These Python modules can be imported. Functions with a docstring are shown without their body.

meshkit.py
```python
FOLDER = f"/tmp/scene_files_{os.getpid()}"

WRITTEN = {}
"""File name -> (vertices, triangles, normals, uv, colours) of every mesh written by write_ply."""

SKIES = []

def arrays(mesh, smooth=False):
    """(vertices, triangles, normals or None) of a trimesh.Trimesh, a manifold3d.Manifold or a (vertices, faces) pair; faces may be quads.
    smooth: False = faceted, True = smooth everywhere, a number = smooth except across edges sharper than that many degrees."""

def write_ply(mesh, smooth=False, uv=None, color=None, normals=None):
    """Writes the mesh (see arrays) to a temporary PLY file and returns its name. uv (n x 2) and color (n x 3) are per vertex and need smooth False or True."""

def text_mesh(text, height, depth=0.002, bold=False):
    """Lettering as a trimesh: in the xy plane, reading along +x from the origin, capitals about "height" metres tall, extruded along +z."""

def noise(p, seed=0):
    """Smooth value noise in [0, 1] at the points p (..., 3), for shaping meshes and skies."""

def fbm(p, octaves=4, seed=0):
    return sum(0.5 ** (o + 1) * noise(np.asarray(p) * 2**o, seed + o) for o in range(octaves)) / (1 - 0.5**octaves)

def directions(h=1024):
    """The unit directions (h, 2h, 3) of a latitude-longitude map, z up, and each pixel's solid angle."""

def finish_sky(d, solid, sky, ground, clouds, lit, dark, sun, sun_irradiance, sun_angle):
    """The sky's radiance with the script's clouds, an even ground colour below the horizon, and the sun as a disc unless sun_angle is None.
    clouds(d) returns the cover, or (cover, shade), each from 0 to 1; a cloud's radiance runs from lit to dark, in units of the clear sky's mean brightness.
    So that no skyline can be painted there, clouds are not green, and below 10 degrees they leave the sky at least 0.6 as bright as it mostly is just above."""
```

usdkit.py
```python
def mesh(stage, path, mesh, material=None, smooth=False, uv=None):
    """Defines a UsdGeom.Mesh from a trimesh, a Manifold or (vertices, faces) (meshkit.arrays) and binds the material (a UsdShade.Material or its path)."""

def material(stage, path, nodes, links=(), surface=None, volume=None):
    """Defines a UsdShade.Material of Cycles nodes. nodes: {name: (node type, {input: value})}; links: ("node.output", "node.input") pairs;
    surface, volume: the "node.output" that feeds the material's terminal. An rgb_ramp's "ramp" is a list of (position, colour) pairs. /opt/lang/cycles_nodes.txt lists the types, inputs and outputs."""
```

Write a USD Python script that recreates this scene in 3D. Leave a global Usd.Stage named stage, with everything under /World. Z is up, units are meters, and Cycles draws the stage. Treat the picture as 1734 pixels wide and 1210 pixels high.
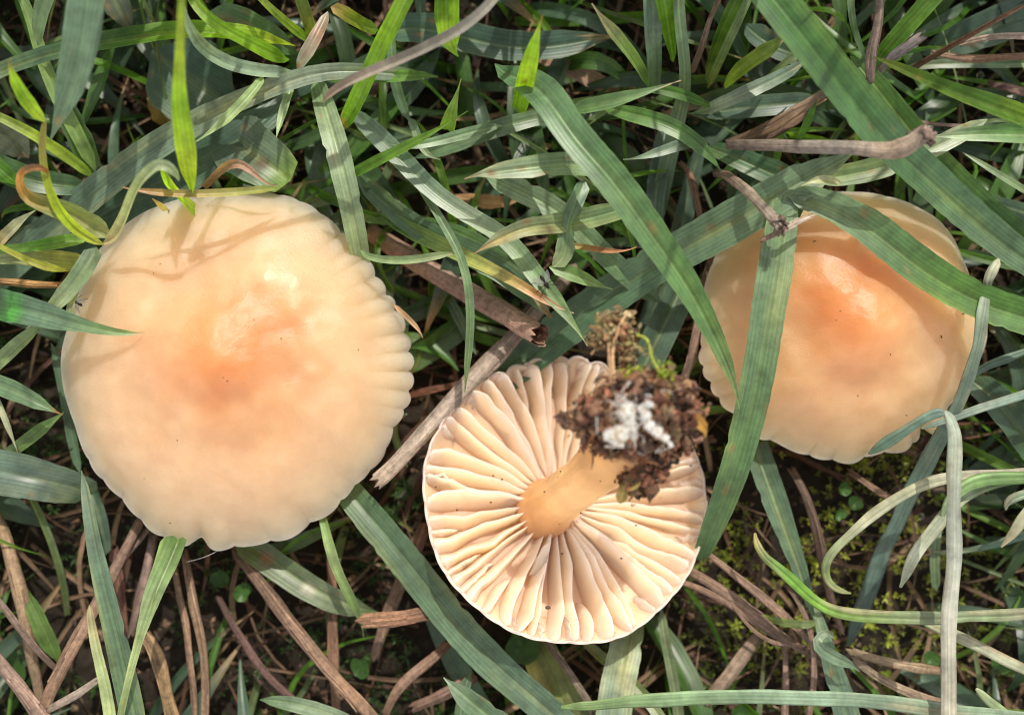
import math, random
import numpy as np, trimesh, usdkit, meshkit
from scipy.interpolate import CubicSpline
from pxr import Usd, UsdGeom, UsdLux, UsdShade, Gf, Sdf, Vt

stage = Usd.Stage.CreateInMemory()
UsdGeom.SetStageUpAxis(stage, 'Z')
UsdGeom.SetStageMetersPerUnit(stage, 1.0)
World = UsdGeom.Xform.Define(stage, '/World')
UsdGeom.Scope.Define(stage, '/World/Looks')

# ------------------------------------------------------------ camera, sky, sun, exposure
# Real scale: the caps are about 4 cm across. Millimetres in the builders, metres on the stage.
CAM_Z, DIST, FRAME = 130.0, 110.0, 117.4          # camera height, distance to the cap plane, its width (mm)
EXPOSURE = 0.68
SUN_EL, SUN_AZ = math.radians(47), math.radians(14)  # azimuth from +y towards +x
SUN_I, SKY_I = 0.74, 0.15
cam = UsdGeom.Camera.Define(stage, '/World/camera')
cam.AddTranslateOp().Set(Gf.Vec3d(0, 0, CAM_Z * .001))
cam.CreateHorizontalApertureAttr(36.0)
cam.CreateVerticalApertureAttr(36.0 * 714 / 1024)
cam.CreateFocalLengthAttr(36.0 * DIST / FRAME)
cam.CreateFStopAttr(13.0)
cam.CreateFocusDistanceAttr((CAM_Z - 18.5) * .001)
cam.CreateClippingRangeAttr(Gf.Vec2f(0.004, 50.0))
cam.CreateExposureAttr(EXPOSURE)

sd = np.array([math.sin(SUN_AZ) * math.cos(SUN_EL), math.cos(SUN_AZ) * math.cos(SUN_EL), math.sin(SUN_EL)])
dome = UsdLux.DomeLight.Define(stage, '/World/sky')
sky = usdkit.material(stage, '/World/Looks/sky_look', {
    's': ('sky_texture', {'sky_type': 'single_scattering', 'sun_disc': False, 'sun_elevation': SUN_EL, 'sun_rotation': SUN_AZ}),
    'tc': ('texture_coordinate', {}),
    'n': ('noise_texture', {'scale': 2.2, 'detail': 6.0, 'roughness': .55}),
    'k': ('map_range', {'from_min': .30, 'from_max': .62, 'to_min': .35, 'to_max': 1.0, 'clamp': True}),
    'cl': ('hsv', {'hue': .5, 'saturation': .10, 'value': 1.15, 'fac': 1.0}),
    'w': ('vector_math', {'math_type': 'multiply', 'vector2': (1.08, 1.0, .90)}),
    'm': ('mix_color', {'blend_type': 'mix'}),
    'b': ('background_shader', {'strength': SKY_I})},
    [('tc.generated', 'n.vector'), ('n.fac', 'k.value'), ('s.color', 'cl.color'), ('cl.color', 'w.vector1'), ('k.result', 'm.fac'), ('s.color', 'm.a'), ('w.vector', 'm.b'), ('m.result', 'b.color')], surface='b.background')
UsdShade.MaterialBindingAPI.Apply(dome.GetPrim()).Bind(sky)
sun = UsdLux.DistantLight.Define(stage, '/World/sun')
sun.CreateIntensityAttr(SUN_I)
sun.CreateAngleAttr(0.53)
sun.CreateColorAttr(Gf.Vec3f(1.0, 0.94, 0.83))
sun.CreateNormalizeAttr(True)
sun.AddOrientOp().Set(Gf.Quatf(Gf.Rotation(Gf.Vec3d(0, 0, 1), Gf.Vec3d(*map(float, sd))).GetQuat()))

# ------------------------------------------------------------ helpers
PX = FRAME / 1734.0
def at(px, py, z):
    """The place in mm seen at a pixel of the 1734 x 1210 photograph if it lies at height z."""
    k = (CAM_Z - z) / DIST * PX
    return np.array([(px - 867) * k, (605 - py) * k, z])
def mm(px, z):
    return px * PX * (CAM_Z - z) / DIST

used = {}
def numbered(parent, name):
    n = used.get((parent, name), 0)
    used[(parent, name)] = n + 1
    return f'{parent}/{name}' if n == 0 else f'{parent}/{name}_{n:03d}'
def tag(o, label=None, cat=None, group=None, kind=None):
    p = o.GetPrim() if hasattr(o, 'GetPrim') else o
    for k, v in (('label', label), ('category', cat), ('group', group), ('kind', kind)):
        if v:
            p.SetCustomDataByKey(k, v)
    return o
def unit(v):
    return v / (np.linalg.norm(v, axis=-1, keepdims=True) + 1e-12)
def put(name, v, f, mat, parent=None, tint=None, st=None, base=None, smooth=True):
    """ONE Mesh prim from vertices in mm; base is the thing's own origin in mm."""
    path = numbered(str(parent.GetPath()) if parent else '/World', name)
    v = np.asarray(v, float)
    base = (np.zeros(3) if parent is not None else v[0].copy()) if base is None else np.asarray(base, float)
    m = usdkit.mesh(stage, path, ((v - base) * .001, f), LOOK[mat], smooth=smooth)
    if np.any(base):
        m.AddTranslateOp().Set(Gf.Vec3d(*(base * .001)))
    pv = UsdGeom.PrimvarsAPI(m)
    if tint is not None and len(m.GetPointsAttr().Get()) == len(v):
        pv.CreatePrimvar('tint', Sdf.ValueTypeNames.Color3fArray, 'vertex').Set(Vt.Vec3fArray.FromNumpy(np.clip(tint, 0, 1).astype(np.float32)))
    if st is not None:
        pv.CreatePrimvar('st', Sdf.ValueTypeNames.TexCoord2fArray, 'vertex').Set(Vt.Vec2fArray.FromNumpy(np.asarray(st, np.float32)))
    return m
def thing(name, base, label, cat, group=None):
    x = UsdGeom.Xform.Define(stage, numbered('/World', name))
    x.AddTranslateOp().Set(Gf.Vec3d(*(np.asarray(base, float) * .001)))
    return tag(x, label, cat, group)
def grid(nu, nv, wrap=False):
    """Triangles of a grid of nu rows with nv points each."""
    i, j = np.meshgrid(np.arange(nu - 1), np.arange(nv if wrap else nv - 1), indexing='ij')
    a, b = i * nv + j, i * nv + (j + 1) % nv
    q = np.stack([a, b, b + nv, a + nv], -1).reshape(-1, 4)
    return np.vstack([q[:, [0, 1, 2]], q[:, [0, 2, 3]]])
def path3(p, step=.8, lo=10, hi=70):
    p = np.asarray(p, float)
    d = np.r_[0, np.cumsum(np.linalg.norm(np.diff(p, axis=0), axis=1) ** .6)]
    n = int(np.clip(np.linalg.norm(np.diff(p, axis=0), axis=1).sum() / step, lo, hi))
    s = np.linspace(0, d[-1], n)
    if len(p) == 2:
        return p[0] + (p[1] - p[0]) * (s / d[-1])[:, None]
    return CubicSpline(d, p)(s)
def lerp(vals, n):
    vals = np.atleast_1d(np.asarray(vals, float))
    return np.full(n, vals[0]) if len(vals) == 1 else np.interp(np.linspace(0, 1, n), np.linspace(0, 1, len(vals)), vals)
def along(vals, s):
    vals = np.atleast_1d(np.asarray(vals, float))
    return np.full(len(s), vals[0]) if len(vals) == 1 else np.interp(s, np.linspace(0, 1, len(vals)), vals)
def run_on(c, w, s, pts, tips):
    """Leaves that leave the frame run on beyond it, down to the ground, instead of ending there."""
    for e in (0, 1):
        x, y, z = pts[0 if e == 0 else -1]
        if tips[e] > 0 or (0 <= x <= 1734 and 0 <= y <= 1210):
            continue
        a, b = (c[0], c[2]) if e == 0 else (c[-1], c[-3])
        d = unit((a - b) * [1, 1, 0])
        k = np.arange(1, 14)
        q = a + d * (k * 2.2)[:, None]
        q[:, 2] = a[2] * (1 - (k / 13) ** 1.6) + .3
        ww = (w[0] if e == 0 else w[-1]) * np.clip((15 - k) / 11, .1, 1)
        if e == 0:
            c, w, s = np.vstack([q[::-1], c]), np.r_[ww[::-1], w], np.r_[np.zeros(13), s]
        else:
            c, w, s = np.vstack([c, q]), np.r_[w, ww], np.r_[s, np.ones(13)]
    return c, w, s
def frame(c):
    t = unit(np.gradient(c, axis=0))
    up = np.array([0, 0, 1.0]) + np.zeros_like(t)
    s = np.cross(t, up)
    bad = np.linalg.norm(s, axis=1) < .15
    for k in range(len(s)):
        if bad[k]:
            s[k] = s[k - 1] if k else np.cross(t[k], [0, 1.0, .3])
        elif k and np.dot(s[k], s[k - 1]) < 0 and np.linalg.norm(s[k - 1]) > 0:
            pass
    s = unit(s - t * (s * t).sum(1, keepdims=True))
    return t, s, np.cross(s, t)

# ------------------------------------------------------------ materials
LOOK = {}
def leaf_look(name, trans, rough, gloss, ribs=1.0):
    LOOK[name] = usdkit.material(stage, '/World/Looks/' + name, {
        'a': ('attribute', {'attribute': 'tint'}),
        'uv': ('texture_coordinate', {}),
        'x': ('separate_xyz', {}),
        'ph': ('math', {'math_type': 'multiply', 'value2': 2 * math.pi / .46}),
        'n1': ('noise_texture', {'dimensions': '2D', 'scale': 1.0, 'detail': 3.0}),
        'mp': ('mapping', {'mapping_type': 'point', 'scale': (3.0, .05, 1)}),
        'w': ('math', {'math_type': 'multiply_add', 'value2': .8}),
        'sn': ('math', {'math_type': 'sine'}),
        'fi': ('mapping', {'mapping_type': 'point', 'scale': (9.0, .09, 1)}),
        'n2': ('noise_texture', {'dimensions': '2D', 'scale': 1.0, 'detail': 2.0}),
        'n3': ('noise_texture', {'dimensions': '2D', 'scale': .45, 'detail': 4.0, 'roughness': .65}),
        'f1': ('map_range', {'from_min': -1.0, 'from_max': 1.0, 'to_min': .90, 'to_max': 1.07}),
        'f2': ('map_range', {'from_min': .25, 'from_max': .75, 'to_min': .86, 'to_max': 1.14}),
        'f3': ('map_range', {'from_min': .25, 'from_max': .75, 'to_min': .66, 'to_max': 1.30}),
        'm1': ('math', {'math_type': 'multiply'}),
        'm2': ('math', {'math_type': 'multiply'}),
        'c': ('vector_math', {'math_type': 'scale'}),
        'tc': ('vector_math', {'math_type': 'multiply', 'vector2': (1.75, 1.75, .55)}),
        'hs': ('math', {'math_type': 'multiply_add', 'value2': .35 * ribs}),
        'b': ('bump', {'strength': .30, 'distance': .00004}),
        'p': ('principled_bsdf', {'roughness': rough, 'specular_ior_level': gloss}),
        't': ('translucent_bsdf', {}),
        'mix': ('mix_closure', {'fac': trans})},
        [('uv.UV', 'x.vector'), ('x.x', 'ph.value1'), ('uv.UV', 'mp.vector'), ('mp.vector', 'n1.vector'),
         ('n1.fac', 'w.value1'), ('ph.value', 'w.value3'), ('w.value', 'sn.value1'),
         ('uv.UV', 'fi.vector'), ('fi.vector', 'n2.vector'), ('uv.UV', 'n3.vector'),
         ('sn.value', 'f1.value'), ('n2.fac', 'f2.value'), ('n3.fac', 'f3.value'),
         ('f1.result', 'm1.value1'), ('f2.result', 'm1.value2'), ('m1.value', 'm2.value1'), ('f3.result', 'm2.value2'),
         ('a.color', 'c.vector1'), ('m2.value', 'c.scale'), ('c.vector', 'p.base_color'),
         ('c.vector', 'tc.vector1'), ('tc.vector', 't.color'),
         ('sn.value', 'hs.value1'), ('n2.fac', 'hs.value3'), ('hs.value', 'b.height'), ('b.normal', 'p.normal'),
         ('p.BSDF', 'mix.closure1'), ('t.BSDF', 'mix.closure2')], surface='mix.closure')
leaf_look('leaf_look', .30, .41, .58)
leaf_look('thin_leaf_look', .58, .45, .40)
leaf_look('round_leaf_look', .12, .5, .4, 1.6)
leaf_look('dry_leaf_look', .18, .75, .2)

def bark_look(name, scale, rough, bump):
    LOOK[name] = usdkit.material(stage, '/World/Looks/' + name, {
        'a': ('attribute', {'attribute': 'tint'}),
        'uv': ('texture_coordinate', {}),
        'fi': ('mapping', {'mapping_type': 'point', 'scale': (9.0 * scale, .16, 1)}),
        'n2': ('noise_texture', {'dimensions': '2D', 'scale': 1.0, 'detail': 4.0, 'roughness': .6}),
        'n3': ('noise_texture', {'dimensions': '2D', 'scale': 1.3, 'detail': 5.0, 'roughness': .7}),
        'f2': ('map_range', {'from_min': .3, 'from_max': .7, 'to_min': .68, 'to_max': 1.28, 'clamp': True}),
        'f3': ('map_range', {'from_min': .34, 'from_max': .6, 'to_min': .62, 'to_max': 1.1, 'clamp': True}),
        'm1': ('math', {'math_type': 'multiply'}),
        'c': ('vector_math', {'math_type': 'scale'}),
        'b': ('bump', {'strength': bump, 'distance': .00015}),
        'p': ('principled_bsdf', {'roughness': rough, 'specular_ior_level': .3})},
        [('uv.UV', 'fi.vector'), ('fi.vector', 'n2.vector'), ('uv.UV', 'n3.vector'), ('n2.fac', 'f2.value'), ('n3.fac', 'f3.value'),
         ('f2.result', 'm1.value1'), ('f3.result', 'm1.value2'), ('a.color', 'c.vector1'), ('m1.value', 'c.scale'),
         ('c.vector', 'p.base_color'), ('n2.fac', 'b.height'), ('b.normal', 'p.normal')], surface='p.BSDF')
bark_look('straw_look', 1.0, .62, .7)
bark_look('bark_look', .6, .8, 1.0)

def waxy_look(name, sss, rad, rough, spec, coat, bump, bscale):
    LOOK[name] = usdkit.material(stage, '/World/Looks/' + name, {
        'a': ('attribute', {'attribute': 'tint'}),
        'tc': ('texture_coordinate', {}),
        'n1': ('noise_texture', {'scale': 260.0, 'detail': 4.0, 'roughness': .6}),
        'n2': ('noise_texture', {'scale': bscale, 'detail': 3.0, 'roughness': .6}),
        'f1': ('map_range', {'from_min': .3, 'from_max': .7, 'to_min': .91, 'to_max': 1.06}),
        'c': ('vector_math', {'math_type': 'scale'}),
        'b': ('bump', {'strength': bump, 'distance': .00012}),
        'r': ('map_range', {'from_min': .3, 'from_max': .7, 'to_min': rough - .08, 'to_max': rough + .1}),
        'p': ('principled_bsdf', {'subsurface_method': 'random_walk', 'subsurface_weight': sss, 'subsurface_scale': rad, 'subsurface_radius': (1.0, .62, .36),
                                  'specular_ior_level': spec, 'coat_weight': coat, 'coat_roughness': .28})},
        [('tc.object', 'n1.vector'), ('tc.object', 'n2.vector'), ('n1.fac', 'f1.value'), ('n1.fac', 'r.value'), ('r.result', 'p.roughness'),
         ('a.color', 'c.vector1'), ('f1.result', 'c.scale'), ('c.vector', 'p.base_color'), ('n2.fac', 'b.height'), ('b.normal', 'p.normal')], surface='p.BSDF')
waxy_look('cap_look', .9, .0022, .45, .44, .0, .50, 3200.0)
waxy_look('gill_look', .7, .0010, .45, .4, .05, .15, 1500.0)
waxy_look('stem_look', .6, .0012, .55, .3, 0, .4, 2600.0)
waxy_look('mycelium_look', .7, .001, .6, .3, 0, .5, 3000.0)

def plain(name, col, rough, scale, lo, hi, bump=.0002, spec=.3):
    LOOK[name] = usdkit.material(stage, '/World/Looks/' + name, {
        'tc': ('texture_coordinate', {}),
        'n': ('noise_texture', {'scale': scale, 'detail': 6.0, 'roughness': .7}),
        'f': ('map_range', {'from_min': .3, 'from_max': .7, 'to_min': lo, 'to_max': hi, 'clamp': True}),
        'k': ('combine_xyz', {'x': col[0], 'y': col[1], 'z': col[2]}),
        'c': ('vector_math', {'math_type': 'scale'}),
        'b': ('bump', {'strength': .8, 'distance': bump}),
        'p': ('principled_bsdf', {'roughness': rough, 'specular_ior_level': spec})},
        [('tc.object', 'n.vector'), ('n.fac', 'f.value'), ('k.vector', 'c.vector1'), ('f.result', 'c.scale'), ('c.vector', 'p.base_color'),
         ('n.fac', 'b.height'), ('b.normal', 'p.normal')], surface='p.BSDF')
plain('soil_look', (.016, .011, .007), .9, 700.0, .4, 1.8)
plain('fly_look', (.012, .010, .009), .55, 900.0, .7, 1.3, .00002, .2)
LOOK['crumb_look'] = usdkit.material(stage, '/World/Looks/crumb_look', {
    'a': ('attribute', {'attribute': 'tint'}), 'tc': ('texture_coordinate', {}),
    'n': ('noise_texture', {'scale': 2200.0, 'detail': 4.0, 'roughness': .7}),
    'f': ('map_range', {'from_min': .3, 'from_max': .7, 'to_min': .5, 'to_max': 1.5}),
    'c': ('vector_math', {'math_type': 'scale'}), 'b': ('bump', {'strength': .8, 'distance': .0001}),
    'p': ('principled_bsdf', {'roughness': .7, 'specular_ior_level': .35})},
    [('tc.object', 'n.vector'), ('n.fac', 'f.value'), ('a.color', 'c.vector1'), ('f.result', 'c.scale'), ('c.vector', 'p.base_color'), ('n.fac', 'b.height'), ('b.normal', 'p.normal')], surface='p.BSDF')
LOOK['moss_look'] = usdkit.material(stage, '/World/Looks/moss_look', {
    'a': ('attribute', {'attribute': 'tint'}), 'p': ('principled_bsdf', {'roughness': .45, 'specular_ior_level': .4}),
    'v': ('vector_math', {'math_type': 'multiply', 'vector2': (1.6, 1.6, .6)}), 't': ('translucent_bsdf', {}), 'm': ('mix_closure', {'fac': .4})},
    [('a.color', 'p.base_color'), ('a.color', 'v.vector1'), ('v.vector', 't.color'), ('p.BSDF', 'm.closure1'), ('t.BSDF', 'm.closure2')], surface='m.closure')
LOOK['wing_look'] = usdkit.material(stage, '/World/Looks/wing_look', {
    'g': ('glossy_bsdf', {'roughness': .25, 'color': (.8, .8, .75)}), 't': ('transparent_bsdf', {'color': (.75, .73, .68)}), 'm': ('mix_closure', {'fac': .25})},
    [('t.BSDF', 'm.closure1'), ('g.BSDF', 'm.closure2')], surface='m.closure')
LOOK['dew_look'] = usdkit.material(stage, '/World/Looks/dew_look', {
    'p': ('principled_bsdf', {'transmission_weight': 1.0, 'roughness': 0.0, 'ior': 1.33})}, surface='p.BSDF')

# ------------------------------------------------------------ leaf, tube and straw builders
HUE = dict(blue=(.085, .155, .105), deep=(.055, .115, .070), green=(.075, .175, .040), vivid=(.24, .46, .025), pale=(.26, .33, .20),
           olive=(.17, .19, .06), yellow=(.40, .42, .08), lime=(.40, .54, .05), dry=(.33, .20, .11), rust=(.30, .13, .05), brown=(.19, .105, .06), purple=(.11, .065, .06),
           straw=(.43, .30, .21), tan=(.40, .25, .13), grey=(.30, .27, .24), pink=(.36, .22, .17), white=(.60, .58, .52), orange=(.50, .24, .06))
def hue(c):
    return np.array(HUE[c] if isinstance(c, str) else c, float)
def leaf_green(c):
    return c * np.array([.98, .95, .86])

def ribbon(pts, w, hues='blue', roll=0, tips=(0, .35), fold=.22, wave=0, ends=(), spots=(), seed=0, cols=0, rib=.3, step=.8, tip_pow=.75):
    """(vertices, triangles, tint, st) of a grass leaf along pts (px, py, z): tips = length shares that taper, roll in degrees about its length,
    ends = (0 or 1, share, colour) browned ends, spots = (along, across -1..1, radius mm, colour)."""
    rs = np.random.RandomState(seed)
    cols = cols or (19 if np.max(w) > 36 else 9)
    c = path3([at(*p) for p in pts], step)
    n = len(c)
    s = np.linspace(0, 1, n)
    W = np.array([mm(a, z) for a, z in zip(lerp(w, n), c[:, 2])])
    if tips[0]:
        W = W * np.clip(s / tips[0], 0, 1) ** tip_pow
    if tips[1]:
        W = W * np.clip((1 - s) / tips[1], 0, 1) ** tip_pow
    W = np.maximum(W * (1 + .022 * np.interp(s, np.linspace(0, 1, 7), rs.randn(7))), .12)
    c, W, s = run_on(c, W, s, pts, tips)
    n = len(c)
    t, sd_, nn = frame(c)
    a = np.radians(along(roll, s) + wave * np.interp(s, np.linspace(0, 1, 7), rs.randn(7)))
    side = sd_ * np.cos(a)[:, None] + nn * np.sin(a)[:, None]
    nrm = -sd_ * np.sin(a)[:, None] + nn * np.cos(a)[:, None]
    u = np.linspace(-1, 1, cols)
    prof = fold * (1.7 if cols > 9 else 1) * (np.abs(u) - .5) * .5 - .05 * np.exp(-(u / .16) ** 2)
    v = c[:, None] + side[:, None] * (u[None, :, None] * W[:, None, None] / 2) + nrm[:, None] * (prof[None, :, None] * W[:, None, None])
    edge = (rs.randn(n)[:, None] * .007 * W[:, None]) * np.abs(u)[None] ** 4
    v = v + side[:, None] * edge[..., None]
    hs = [hues] if isinstance(hues, (str, tuple)) else list(hues)
    hc = np.array([hue(h) for h in hs])
    col = np.stack([along(hc[:, k], s) for k in range(3)], 1)
    col = np.repeat(col[:, None], cols, 1)
    col = col * (1 + .10 * np.interp(s, np.linspace(0, 1, 12), rs.randn(12)))[:, None, None]
    for u0 in rs.uniform(-.8, .8, 4 if cols > 9 else 0):            # creases along the blade
        col = col * (1 - (rs.uniform(.04, .15) * np.exp(-((u - u0) / .055) ** 2))[None, :, None])
    if cols > 9:
        yel = np.clip(meshkit.fbm(np.stack([u[None] * 1.2 + 0 * s[:, None], s[:, None] * len(s) / 16 + 0 * u[None], np.full((n, cols), seed * 1.7)], -1), 3, 3) - .55, 0, 1)[..., None]
        col = col * (1 + yel * np.array([3.2, 1.5, .2]))
    pale = (rib * np.exp(-(u / .13) ** 2) + .45 * rib * (np.abs(u) > .96))[None, :, None]
    col = col * (1 - pale) + pale * (col * .4 + np.array([.26, .32, .15]))
    if not ends and tips[1] > .1 and rs.rand() < .4:
        ends = [(1, rs.uniform(.03, .09), ['rust', 'dry', 'tan'][rs.randint(3)])]
    for e, share, h in ends:
        d = (s if e == 0 else 1 - s)[:, None] + .05 * rs.randn(1, cols) * np.ones((n, 1))
        k = np.clip((share - d) / (share * .45), 0, 1)[..., None]
        col = col * (1 - k) + hue(h) * k
    for sa, su, r, h in spots:
        L = np.linalg.norm(np.diff(c, axis=0), axis=1).sum()
        d = np.hypot((s[:, None] - sa) * L, (u[None] - su) * W[:, None] / 2)
        k = np.clip(1.3 - d / r, 0, 1)[..., None]
        col = col * (1 - k) + hue(h) * k
    if cols > 9:                                          # blemishes and chewed places of their own
        L = np.linalg.norm(np.diff(c, axis=0), axis=1).sum()
        for _ in range(rs.randint(1, 5)):
            sa, su, r = rs.uniform(.08, .92), rs.uniform(-.9, .9), rs.uniform(.12, .42)
            d = np.hypot((s[:, None] - sa) * L * .55, (u[None] - su) * W[:, None] / 2)
            k = np.clip(1.4 - d / r, 0, 1)[..., None] * rs.uniform(.4, .9)
            col = col * (1 - k) + np.array([.24, .16, .07]) * k
        for _ in range(rs.randint(1, 4)):
            sa, e, r = rs.uniform(.1, .9), rs.choice([-1, 1]), rs.uniform(.25, .7)
            d = np.exp(-((s - sa) * L / r) ** 4) * rs.uniform(.05, .14)
            v = v - e * side[:, None] * (d[:, None] * W[:, None] * np.clip(u[None] * e - .3, 0, 1))[..., None]
    L = np.r_[0, np.cumsum(np.linalg.norm(np.diff(c, axis=0), axis=1))]
    off = rs.rand(2) * 40
    st = np.stack([u[None] * W[:, None] / 2 + off[0], np.repeat(L[:, None], cols, 1) + off[1]], -1)
    return v.reshape(-1, 3), grid(n, cols), col.reshape(-1, 3), st.reshape(-1, 2)

def tube(c, r, hues='straw', sides=12, rough=0, seed=0, flat=1.0, groove=0, caps=(True, True), jag=(0, 0), ends=(), share=None):
    """(vertices, triangles, tint, st) of a stalk along the points c (mm); jag: uneven broken ends (mm)."""
    rs = np.random.RandomState(seed)
    n = len(c)
    r = lerp(r, n)
    t, s, b = frame(c)
    th = np.arange(sides) * 2 * np.pi / sides
    R = r[:, None] * (1 + rough * (meshkit.noise(np.stack([np.cos(th) * 2 + np.zeros((n, 1)), np.sin(th) * 2 + np.zeros((n, 1)), np.linspace(0, n / 5, n)[:, None] + np.zeros(sides)], -1), seed) - .5) * 2)
    if groove:
        R = R * (1 - groove * np.exp(-((th - np.pi / 2) / .45) ** 2))[None]
    v = c[:, None] + s[:, None] * (np.cos(th)[None] * R)[..., None] + b[:, None] * (np.sin(th)[None] * R * flat)[..., None]
    for e in (0, 1):
        if jag[e]:
            k = 0 if e == 0 else n - 1
            v[k] = v[k] + t[k] * (rs.rand(sides, 1) - .3) * jag[e] * (-1 if e == 0 else 1)
    hs = [hues] if isinstance(hues, (str, tuple)) else list(hues)
    hc = np.array([hue(h) for h in hs])
    sl = np.linspace(0, 1, n) if share is None else share
    col = np.repeat(np.stack([along(hc[:, k], sl) for k in range(3)], 1)[:, None], sides, 1)
    col = col * (1 + .12 * np.interp(np.linspace(0, 1, n), np.linspace(0, 1, 10), rs.randn(10)))[:, None, None]
    for e, part, h in ends:
        k = np.clip((part - (sl if e == 0 else 1 - sl)) / (part * .45), 0, 1)[:, None, None]
        col = col * (1 - k) + hue(h) * k
    L = np.r_[0, np.cumsum(np.linalg.norm(np.diff(c, axis=0), axis=1))]
    off = rs.rand(2) * 40
    st = np.stack([np.abs(((th / np.pi) % 2) - 1)[None] * np.pi * r.mean() + off[0] + np.zeros((n, 1)), np.repeat(L[:, None], sides, 1) + off[1]], -1)
    v, f, col, st = v.reshape(-1, 3), grid(n, sides, True), col.reshape(-1, 3), st.reshape(-1, 2)
    for e in (0, 1):
        if caps[e]:
            ring = np.arange(sides) + (0 if e == 0 else (n - 1) * sides)
            k = len(v)
            push = (-t[0] if e == 0 else t[-1]) * r[0 if e == 0 else -1] * (.5 if not jag[e] else -.6)
            v = np.vstack([v, v[ring].mean(0) + push])
            col = np.vstack([col, col[ring].mean(0) * (1 if not jag[e] else .5)])
            st = np.vstack([st, st[ring].mean(0)])
            a, bb = ring, np.roll(ring, -1)
            f = np.vstack([f, np.stack([np.full(sides, k), bb, a] if e == 0 else [np.full(sides, k), a, bb], 1)])
    return v, f, col, st

seeds = iter(range(1, 10 ** 6))
def leaf(label, pts, w, hues='blue', look='leaf_look', name='grass_blade', cat='grass blade', group=None, **kw):
    v, f, col, st = ribbon(pts, w, hues, seed=next(seeds), **kw)
    if look != 'dry_leaf_look':
        col = leaf_green(col)
    return tag(put(name, v, f, look, tint=col, st=st), label, cat, group)
def rush(label, pts, w, hues='pale', look='round_leaf_look', name='needle_leaf', cat='grass leaf', flat=.6, groove=.5, tips=(0, .12), ends=(), **kw):
    c = path3([at(*p) for p in pts], .7)
    n = len(c)
    s = np.linspace(0, 1, n)
    r = np.array([mm(a, z) / 2 for a, z in zip(lerp(w, n), c[:, 2])])
    if tips[0]:
        r = r * np.clip(s / tips[0], .15, 1) ** .5
    if tips[1]:
        r = r * np.clip((1 - s) / tips[1], .15, 1) ** .5
    sd = next(seeds)
    rs = np.random.RandomState(sd)
    k = max(5, n // 5)
    c = c + np.stack([np.interp(s, np.linspace(0, 1, k), rs.randn(k)) for _ in range(3)], 1) * [.09, .09, .05]
    r = r * (1 + .09 * np.interp(s, np.linspace(0, 1, k), rs.randn(k)))
    c, r, s = run_on(c, r, s, pts, tips)
    n = len(c)
    v, f, col, st = tube(c, r, hues, 16, .10, sd, flat, groove, ends=ends, share=s, **kw)
    q = col[:n * 16].reshape(n, 16, 3)
    pat = np.clip(meshkit.fbm(np.stack([np.arange(n)[:, None] / 7.0 + np.zeros(16), np.arange(16)[None] / 3.5 + np.zeros((n, 1)), np.full((n, 16), sd * 1.3)], -1), 3, 2) - .56, 0, 1)[..., None] * 3.2
    q = q * rs.uniform(.74, 1.12, 16)[None, :, None] * (1 - pat) + np.array([.30, .24, .15]) * pat
    col[:n * 16] = q.reshape(-1, 3)
    return tag(put(name, v, f, look, tint=col, st=st), label, cat)
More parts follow.
